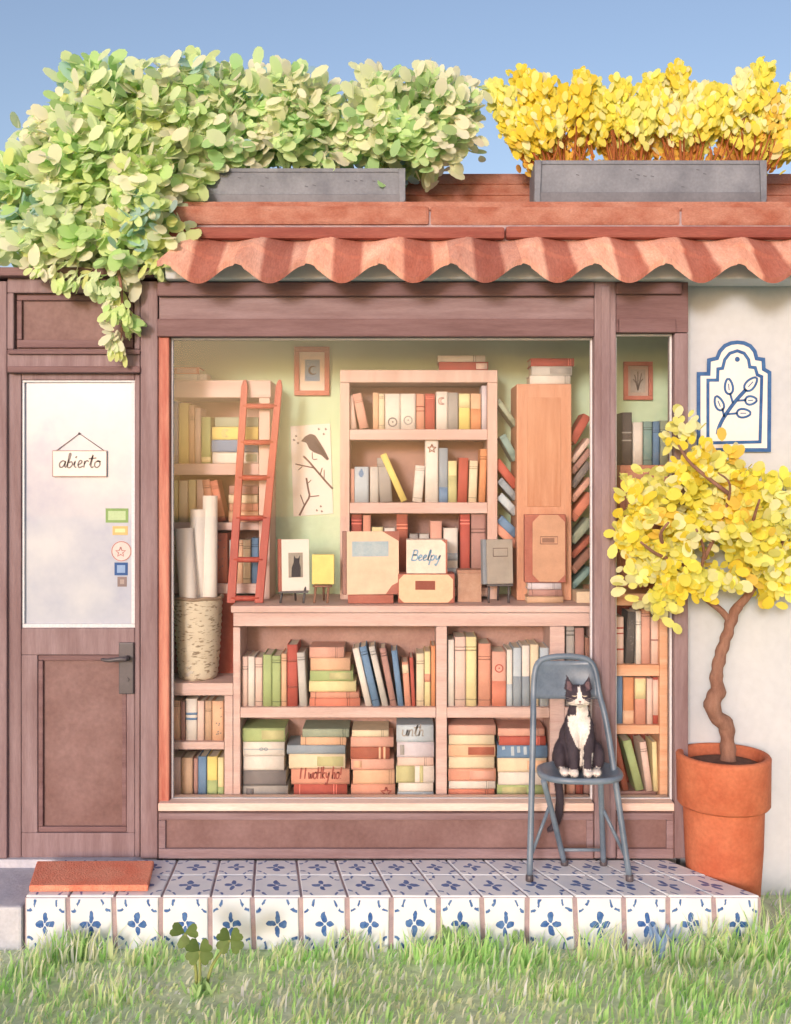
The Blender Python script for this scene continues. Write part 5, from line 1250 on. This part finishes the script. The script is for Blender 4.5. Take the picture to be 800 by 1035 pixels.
def pick(pal, r_):
    s_ = sum(p[1] for p in pal); t = r_.random() * s_
    for c, w_ in pal:
        t -= w_
        if t <= 0: return c
    return pal[-1][0]
def jitc(c, r_, a=.1):
    q = 1 + r_.uniform(-a, a); return (min(.9, c[0] * q), min(.9, c[1] * q * (1 + r_.uniform(-.03, .03))), c[2] * q, 1)
def clumps(mb, blobs, n, L, wr, pal, r_, off=Vector((0, 0, 0)), droop=0.0, shell=.35, clump_r=.05, per=14, face=.5, front=None):
    """leaves gathered in small clumps over the surface of several blobs; each clump has a main colour of its own"""
    wt = [max(q[3]) ** 2 if isinstance(q[3], tuple) else q[3] ** 2 for q in blobs]; tot = sum(wt)
    for i, (x, y, z, r0) in enumerate(blobs):
        rr = r0 if isinstance(r0, tuple) else (r0, r0, r0)
        for _ in range(max(1, int(n * wt[i] / tot / per))):
            d = Vector((r_.gauss(0, 1), r_.gauss(0, 1), r_.gauss(0, 1))).normalized()
            k = 1 - shell * r_.random() ** 1.6
            cp = Vector((x + d.x * rr[0] * k, y + d.y * rr[1] * k, z + d.z * rr[2] * k)); main = pick(pal, r_)
            for _k in range(per):
                p = cp + Vector((r_.gauss(0, 1), r_.gauss(0, 1), r_.gauss(0, 1))) * clump_r * .5
                ld_ = (d * .8 + Vector((r_.uniform(-1, 1), r_.uniform(-1, 1), r_.uniform(-.6, 1) - droop)) * .9).normalized()
                nr = (Vector((-.15, -.85, .4)) + Vector((r_.gauss(0, 1), r_.gauss(0, 1), r_.gauss(0, 1))) * .24 + d * .3).normalized()
                c = main if r_.random() < .85 else pick(pal, r_)
                l_ = L * r_.uniform(.65, 1.3); mb.leaf(p - off, ld_, nr, l_, l_ * wr * r_.uniform(.8, 1.2), jitc(c, r_))
C = lambda *a: rgb(a, 1.12)
CG = lambda *a: rgb(a, 1.32)
CL = lambda *a: rgb(a, 1.5)
YEL = [(C(246, 230, 136), 5), (C(244, 220, 100), 4), (C(240, 208, 76), 2), (C(248, 238, 180), 2.6), (C(234, 196, 92), .5), (C(238, 230, 160), 1)]
OCH = [(C(226, 176, 92), 4), (C(236, 190, 84), 3), (C(212, 156, 84), 2), (C(244, 208, 96), 2)]
r_ = random.Random(11)
b = MB(); cw = []
for u, v, y, rp in ((668, 545, -.12, 36), (700, 500, -.1, 36), (735, 545, -.12, 46), (760, 515, -.1, 42), (795, 540, -.1, 46), (688, 570, -.16, 27), (780, 574, -.08, 27), (648, 528, -.16, 20), (690, 456, -.1, 21), (722, 486, -.1, 24), (660, 588, -.14, 22), (636, 514, -.14, 9), (632, 528, -.14, 8), (662, 604, -.12, 12), (822, 515, -.1, 40), (660, 490, -.14, 16), (750, 480, -.1, 14)):
    q = rp * (y - CAMY) / F; x, yy, z = TP(u, v, y); cw.append((x, yy, z, (q, min(q, .17) * .85, q)))
clumps(b, cw, 3300, .052, .66, YEL, r_, off=ofs, clump_r=.06, shell=.45)
b.build('crown', M_PETAL, tree)

# ------------------------------------------------------------------ planters on the roof
def planter(label, u0, u1, v0, v1, y0=0.145, y1=0.335, chip=False):
    t = thing('planter_box', label, 'planter', (0, 0, 0), 'zinc planter boxes on the roof')
    x0, x1, z0, z1 = X(u0, y0), X(u1, y0), ZL + .018, Z(v0, y0)
    b = MB(); k = .012
    b.box(x0, x1, y0, y0 + k, z0, z1); b.box(x0, x1, y1 - k, y1, z0, z1); b.box(x0, x0 + k, y0 + k, y1 - k, z0, z1); b.box(x1 - k, x1, y0 + k, y1 - k, z0, z1)
    b.build('side_panels', M_ZINC, t, bev=.003)
    b = MB(); b.box(x0 + k, x1 - k, y0 + k, y1 - k, z0 + .002, z1 - .02); b.build('soil', M_SOIL, t)
    b = MB(); b.box(x0 - .006, x1 + .006, y0 - .009, y0 - .0003, z0 - .004, z0 + (z1 - z0) * .24); b.build('base_moulding', mat('dark_zinc', (104, 106, 116), .5, scale=6, c2=(126, 128, 138)), t, bev=.004)
    for xx, s_ in ((x0 - .004, 1), (x1 + .004, -1)):
        b = MB(); b.prism([(xx, z1), (xx + s_ * .03, z1), (xx + s_ * .024, z0 - .005), (xx + s_ * .012, ZL + .001), (xx, z0 + .01)], y0 - .0175, y0 - .0095); b.build('bracket', M_ZINC, t, bev=.002)
    for yy in (y0 + .04, y1 - .05):
        for xx in (x0 + .06, x1 - .1): b = MB(); b.box(xx, xx + .04, yy, yy + .03, ZL + .0005, z0 + .001); b.build('foot', M_ZINC, t)
    b = MB(); b.box(x0 - .003, x1 + .003, y0 - .005, y0 - .0004, z1 - .014, z1 + .003); b.build('rim', M_ZINC, t, bev=.002)
    b = MB()
    for _ in range(9):
        a, e = r_.uniform(x0 + .08, x1 - .1), r_.uniform(z0 + .06, z1 - .03); b.ribbon([(a, e), (a + .014, e - .003)], .0035, y0 - .0002, .0008)
    b.build('scratches', flat((96, 98, 108)), t)
    return z1 - .025
zs1 = planter('grey zinc planter box holding green leafy bushes on the roof', 199, 409, 171, 206)
zs2 = planter('grey zinc planter box holding yellow broom bushes on the roof', 541, 773, 163, 206)
GRN = [(CG(198, 220, 174), 5), (CG(194, 212, 152), 4), (CG(172, 202, 138), 3), (CG(218, 228, 186), 3.4), (CG(202, 216, 142), 1.3), (CG(142, 172, 116), 1.0), (CG(228, 234, 190), 1.6), (CG(160, 190, 186), .4)]
GRN2 = [(CG(204, 218, 176), 5), (CG(184, 208, 154), 4), (CG(158, 194, 138), 3), (CG(214, 228, 188), 3.4), (CG(140, 168, 116), 1.0), (CG(224, 234, 192), 1.6), (CG(150, 182, 200), .6)]
def bush(name, label, cat_, u, stems, ys, zs, blobs, n, L, wr, pal, group, smat, leafm, extra=None, **kw):
    t = thing(name, label, cat_, (X(u, ys), ys, zs), group); of = Vector(t.location)
    b = MB()
    for p in stems: b.tube([Vector(q) - of for q in p], [.0055] + [.004] * (len(p) - 2) + [.002], 6, smooth_path=3)
    b.build('stems', smat, t)
    b = MB(); clumps(b, blobs, n, L, wr, pal, r_, off=of, **kw)
    if extra: extra(b, of)
    b.build('foliage', leafm, t); return t
def pxblob(lst):
    o = []
    for u, v, y, rp, *k in lst:
        q = rp * (y - CAMY) / F; x, yy, z = TP(u, v, y); z -= .045 if (v < 130 and u < 480) and y == .24 else 0
        o.append((x, yy, z, (q * (k[0] if k else 1), min(q, .16), q * (k[1] if len(k) > 1 else 1))))
    return o
YM = .24
g7 = 'green bushes in the left roof planter'
for (u, lab, bl) in ((225, 'pale green bush at the left end of the grey roof planter, touching the climber', [(222, 118, YM, 34), (238, 100, YM, 26, 1.4, .8), (238, 138, YM, 24)]),
                     (300, 'middle green bush of the planter with a long spray at its top left', [(300, 105, YM, 34, 1.2, 1), (270, 85, YM, 18, 1.8, .6), (325, 120, YM, 34), (290, 140, YM, 30, 1.3, .8)]),
                     (385, 'loose green bush leaning past the right end of the roof planter', [(385, 100, YM, 32), (420, 110, YM, 34, 1.1, 1), (445, 95, YM, 24, 1.3, .8), (400, 140, YM, 32, 1.2, .8), (440, 140, YM, 28), (466, 118, YM, 16, 1.2, 1.2)])):
    st = [((X(u + r_.uniform(-16, 16), YM), YM + r_.uniform(-.04, .04), zs1), (X(u + k * 14, YM), YM, Z(140, YM)), (X(u + k * 26, YM), YM + r_.uniform(-.06, .06), Z(r_.uniform(90, 115), YM))) for k in (-1.4, -.8, -.3, .2, .7, 1.2)]
    bush('leafy_bush', lab, 'bush', u, st, YM, zs1, pxblob(bl), 1600 if u < 350 else 1900, .072, .6, GRN2, g7, M_STEM, M_LEAF, clump_r=.075, shell=.6)
g8 = 'yellow bushes in the right roof planter'
for (u, lab, tips, top) in ((572, 'yellow broom bush at the left end of its planter, leaning left', [(504, 90), (528, 76), (514, 116), (548, 84), (568, 96), (588, 80), (526, 138), (560, 110), (604, 108), (540, 120)], 0),
                            (632, 'yellow broom bush second from left, narrow and upright', [(598, 86), (616, 100), (610, 118), (634, 104), (628, 90), (650, 112), (660, 80), (670, 98)], 0),
                            (690, 'yellow broom bush with the tallest pair of plumes', [(656, 92), (684, 72), (672, 104), (706, 90), (692, 114), (722, 100), (712, 120)], 0),
                            (745, 'yellow broom bush at the right end of its planter, leaning right', [(728, 94), (752, 80), (772, 72), (800, 92), (742, 114), (808, 120), (780, 106), (796, 144), (764, 124)], 0)):
    t = thing('broom_bush', lab, 'bush', (X(u, YM), YM, zs2), g8); of = Vector(t.location)
    sb_, fb_ = MB(), MB()
    for k, (a, e) in enumerate(tips):
        y = YM + r_.uniform(-.05, .06); p0 = Vector((X(u + (a - u) * .42, YM), YM + r_.uniform(-.05, .0), zs2)); p2 = Vector((X(a, y), y, Z(e + 4, y)))
        pm = p0 * .5 + p2 * .5 + Vector((0, 0, .016)); ax = (p2 - p0).normalized()
        pk = pick(YEL, r_)
        sb_.tube([p0 - of, pm - of, p2 - of], [.0065, .005, .002], 6, smooth_path=4)
        for q in (.35, .5):
            f_ = p0 + (p2 - p0) * q; sb_.tube([f_ - of, f_ + Vector((r_.uniform(-.05, .05), -.02, r_.uniform(.06, .1))) - of], [.004, .0015], 5)
        for _ in range(230):
            q = .48 + .54 * r_.random() ** .8; wd = .046 * (1.15 - .55 * max(0, q - .55) / .45)
            p = p0 + (p2 - p0) * q + Vector((0, 0, .016 * (1 - abs(q * 2 - 1)))) + Vector((r_.gauss(0, 1), r_.gauss(0, 1), r_.gauss(0, 1))) * wd * .62
            d = (ax + Vector((r_.uniform(-1, 1), r_.uniform(-.7, .5), r_.uniform(-.3, .7))) * .6).normalized(); nr = (Vector((-.15, -.85, .4)) + Vector((r_.gauss(0, 1), r_.gauss(0, 1), r_.gauss(0, 1))) * .3).normalized()
            l_ = .046 * r_.uniform(.7, 1.3); fb_.leaf(p - of, d, nr, l_, l_ * .6, jitc(pk if r_.random() < .6 else pick(YEL, r_), r_))
        for _ in range(48):
            q = r_.uniform(.04, .5); p = p0 + (p2 - p0) * q + Vector((r_.gauss(0, .022), .03 + abs(r_.gauss(0, .03)), r_.gauss(0, .02)))
            d = (ax + Vector((r_.uniform(-1, 1), 0, r_.uniform(-.2, .6))) * .5).normalized(); nr = (Vector((-.15, -.9, .3)) + Vector((r_.gauss(0, 1), r_.gauss(0, 1), r_.gauss(0, 1))) * .3).normalized()
            l_ = .04 * r_.uniform(.7, 1.3); fb_.leaf(p - of, d, nr, l_, l_ * .5, jitc(pick(OCH, r_), r_))
    for _ in range(5):
        p0 = Vector((X(u + r_.uniform(-32, 32), YM), YM - .07, zs2)); p2 = p0 + Vector((r_.uniform(-.08, .08), -.02, r_.uniform(.1, .17))); sb_.tube([p0 - of, (p0 + p2) / 2 + Vector((.008, 0, 0)) - of, p2 - of], [.005, .004, .0015], 6, smooth_path=3)
    sb_.build('stems', M_TWIG, t); fb_.build('foliage', M_PETAL, t)

# climber over the door
t = thing('climbing_plant', 'big pale green climber spilling over the door lintel beside the roof', 'climber', (X(110, .25), .25, zt)); of = Vector(t.location)
b = MB()
for pts in ([(112, 275, .25), (105, 220, .2), (80, 150, .15), (70, 110, .12)], [(116, 275, .25), (125, 200, .18), (140, 130, .15), (170, 90, .15)], [(110, 275, .25), (85, 235, .15), (45, 190, .1), (25, 180, .08)], [(108, 276, .25), (75, 255, .1), (40, 245, .05), (18, 250, .02)], [(118, 276, .24), (150, 230, .16), (185, 190, .14)], [(112, 272, .2), (115, 262, -.06), (122, 285, -.1), (124, 320, -.085), (122, 350, -.08)]):
    b.tube([Vector(TP(*p)) - of for p in pts], [.013, .01, .007, .004, .003][:len(pts)], 8, smooth_path=4)
b.build('stems', M_BARK, t)
b = MB()
BL = pxblob([(120, 130, .12, 52), (85, 170, .08, 52), (60, 205, .05, 44), (130, 190, .06, 56), (165, 120, .15, 46), (190, 100, .2, 36), (100, 95, .15, 30, 1.2, .9), (195, 80, .2, 16, .8, 1.4), (60, 240, .02, 36, 1.1, .9), (110, 245, .0, 40, 1.2, .9), (155, 222, .03, 34), (168, 165, .1, 34), (30, 190, .05, 22, 1.3, 1), (25, 250, .02, 18, 1.3, .8), (75, 120, .12, 26), (150, 90, .16, 26), (40, 130, .1, 9, 1.6, .7), (35, 148, .1, 8, 1.6, .7)])
BL = [(a_, y_, z_ - .05 if z_ > Z(150, .12) else z_, q_) for a_, y_, z_, q_ in BL]
clumps(b, BL, 6000, .08, .6, GRN, r_, off=of, clump_r=.08, shell=.55, droop=.25)
tail = [TP(u, v, -.09) + (q * 4.31 / F,) for u, v, q in ((115, 285, 16), (122, 305, 13), (122, 325, 11), (121, 342, 10), (122, 346, 6), (90, 280, 12), (104, 292, 9), (60, 275, 9), (160, 270, 10), (45, 272, 8))]
clumps(b, tail, 420, .055, .48, GRN, r_, off=of, clump_r=.03, shell=.9, droop=1.3)
b.build('foliage', M_LEAF, t)

# ------------------------------------------------------------------ grass and clover
gr = random.Random(21); b = MB()
GP = [(CL(206, 220, 178), 4), (CL(188, 208, 156), 4), (CL(160, 194, 130), 3), (CL(138, 178, 112), 1.8), (CL(226, 232, 204), 2), (CL(204, 202, 160), .8)]
def cl(x, y): return mnoise.noise(Vector((x * 2.3, y * 2.9, 3.3)))
TUFT = [(X(u_, y_), y_, h_) for u_, y_, h_ in ((60, -.5, .10), (95, -.47, .09), (150, -.52, .07), (300, -.5, .07), (352, -.46, .08), (425, -.5, .09), (475, -.47, .11), (540, -.5, .08), (605, -.48, .10), (640, -.55, .09), (690, -.5, .11), (725, -.46, .12), (765, -.5, .10), (790, -.44, .115), (30, -.6, .09), (700, -.75, .08), (330, -.75, .07), (560, -.78, .07), (120, -.8, .08))]
n_b = 0
while n_b < 9500:
    if gr.random() < .8: x, y = gr.uniform(-1.9, 1.95), gr.uniform(-1.15, -.415)
    else: x, y = gr.uniform(-5, 5), gr.uniform(-2.6, -.415)
    if gr.random() < .05: x, y = gr.uniform(1.47, 2.4), gr.uniform(-.42, .1)
    tf = None
    if gr.random() < .17:
        tf = gr.choice(TUFT); x, y = tf[0] + gr.gauss(0, .05), min(-.418, tf[1] + gr.gauss(0, .025))
    if y > -.415 and x < 1.56 : continue
    if x < -1.43 and y > -.43: continue
    nz = cl(x, y); tall = .028 + .045 * max(0, nz + .2) + .02 * gr.random()
    if y > -.55: tall = .022 + .17 * max(0, nz - .02)
    if (x + .72) ** 2 + (y + .8) ** 2 < .035: tall *= .55
    if tf: tall = tf[2]
    if abs(x - 1.62) < .28 and y > -.75: tall *= 1.4
    h = tall * gr.uniform(.55, 1.45); w_ = gr.uniform(.006, .0135)
    an = gr.uniform(0, 2 * PI); le = gr.uniform(.1, .75) * h; dx, dy = math.cos(an) * le + .012, math.sin(an) * le * .7 - .01
    pal_i = gr.random() * .55 + (nz + .5) * .45
    c = jitc(GP[2][0] if pal_i > .66 and gr.random() < .7 else (GP[3][0] if pal_i > .8 else pick(GP, gr)), gr, .1)
    bs = Vector((x, y, -.203)); fx = math.cos(an + 1.4) * w_ * .5 + (.0006); fy = math.sin(an + 1.4) * w_ * .3
    i = len(b.v); m1 = bs + Vector((dx * .35, dy * .35, h * .6)); tp_ = bs + Vector((dx, dy, h))
    b.v += [(bs.x - fx, bs.y - fy, bs.z), (bs.x + fx, bs.y + fy, bs.z), (m1.x + fx * .8, m1.y + fy * .8, m1.z), (m1.x - fx * .8, m1.y - fy * .8, m1.z), tuple(tp_)]
    b.face((i, i + 1, i + 2, i + 3), c, True); b.face((i + 3, i + 2, i + 4), c, True); n_b += 1
tag(b.build('grass', M_GRASS), 'pale green tufted grass growing in front of the tiled step', 'grass', kind='stuff')
CLV = [(rgb((122, 148, 84), .8), 4), (rgb((106, 132, 74), .8), 3), (rgb((136, 160, 96), .8), 2)]
def broad(name, label, cat_, u, vb, y, spec, pal, group):
    t = thing(name, label, cat_, (X(u, y), y, -.2), group)
    b = MB()
    for k in range(spec[0]):
        an = gr.uniform(0, 2 * PI); h = spec[1] * gr.uniform(.6, 1.1); d = Vector((math.cos(an) * .45, math.sin(an) * .3, 1)).normalized()
        b.leaf(Vector((gr.gauss(0, .02), gr.gauss(0, .015), 0)), d, Vector((gr.uniform(-.4, .4), -1, .3)), h, h * spec[2], jitc(pick(pal, gr), gr), .35)
    b.build('leaves', M_LEAF, t)
for (u, v, y, ub, lab) in ((187, 937, -.72, 199, 'tallest dark green clover with bending stem, left of three'), (202, 955, -.75, 201, 'lowest dark green clover, between the other two'), (233, 944, -.72, 208, 'dark green clover leaning right over the grass')):
    t = thing('clover', lab, 'clover', (X(ub, y), y, -.2)); of = Vector(t.location)
    top = Vector(TP(u, v + 6, y - .01)) - of
    b = MB(); b.tube([(0, 0, 0), (top.x * .25 + .004, -.004, top.z * .5), tuple(top)], [.007, .0055, .0045], 8, smooth_path=5); b.build('stem', M_STEM, t)
    for k in range(4 if u > 195 else 3):
        an = R(45 + 90 * k) if u > 195 else R(20 + 120 * k + (10 if k else 0)); dr = Vector((math.cos(an), -.25, math.sin(an) * .85)).normalized()
        b = MB(); sd = dr.cross(Vector((0, -1, .25))).normalized(); L = .052; pts = [(0, 0), (.35, .34), (.72, .52), (.96, .4), (1.0, .16), (.9, 0), (1.0, -.16), (.96, -.4), (.72, -.52), (.35, -.34)]
        b.v.append(tuple(top + dr * L * .55 + Vector((0, -.006, 0))))
        for a, e in pts: b.v.append(tuple(top + dr * L * a + sd * L * e * .95 + Vector((0, .006 * abs(e), 0))))
        for i in range(len(pts)): b.face((0, 1 + i, 1 + (i + 1) % len(pts)), jitc(CLV[k % 3][0], gr, .05), True)
        b.build('leaflet', M_LEAF, t)
BLU = [(C(150, 172, 206), 3), (C(128, 156, 192), 2), (C(160, 184, 176), 1)]
DKG = [(C(146, 180, 116), 3), (C(166, 196, 134), 3), (C(128, 160, 104), 1)]
g9 = 'broad-leaved weeds in the grass'
broad('weed', 'blue-green tuft of weeds against the right end of the step', 'weed', 668, 960, -.47, (26, .12, .10), BLU, g9)
broad('weed', 'leafy green weed at the foot of the step near its middle', 'weed', 460, 960, -.47, (12, .11, .17), DKG, g9)
broad('weed', 'small green weed at the step, a little right of the middle one', 'weed', 517, 960, -.46, (9, .09, .16), DKG, g9)
broad('weed', 'spreading dark green weed under the doormat end of the step', 'weed', 80, 960, -.5, (18, .11, .13), DKG, g9)
broad('weed', 'bushy green weed round the foot of the three clovers', 'weed', 203, 1000, -.77, (22, .055, .22), DKG, g9)
broad('weed', 'dark green weed at the right corner of the step', 'weed', 735, 950, -.5, (18, .11, .13), DKG, g9)
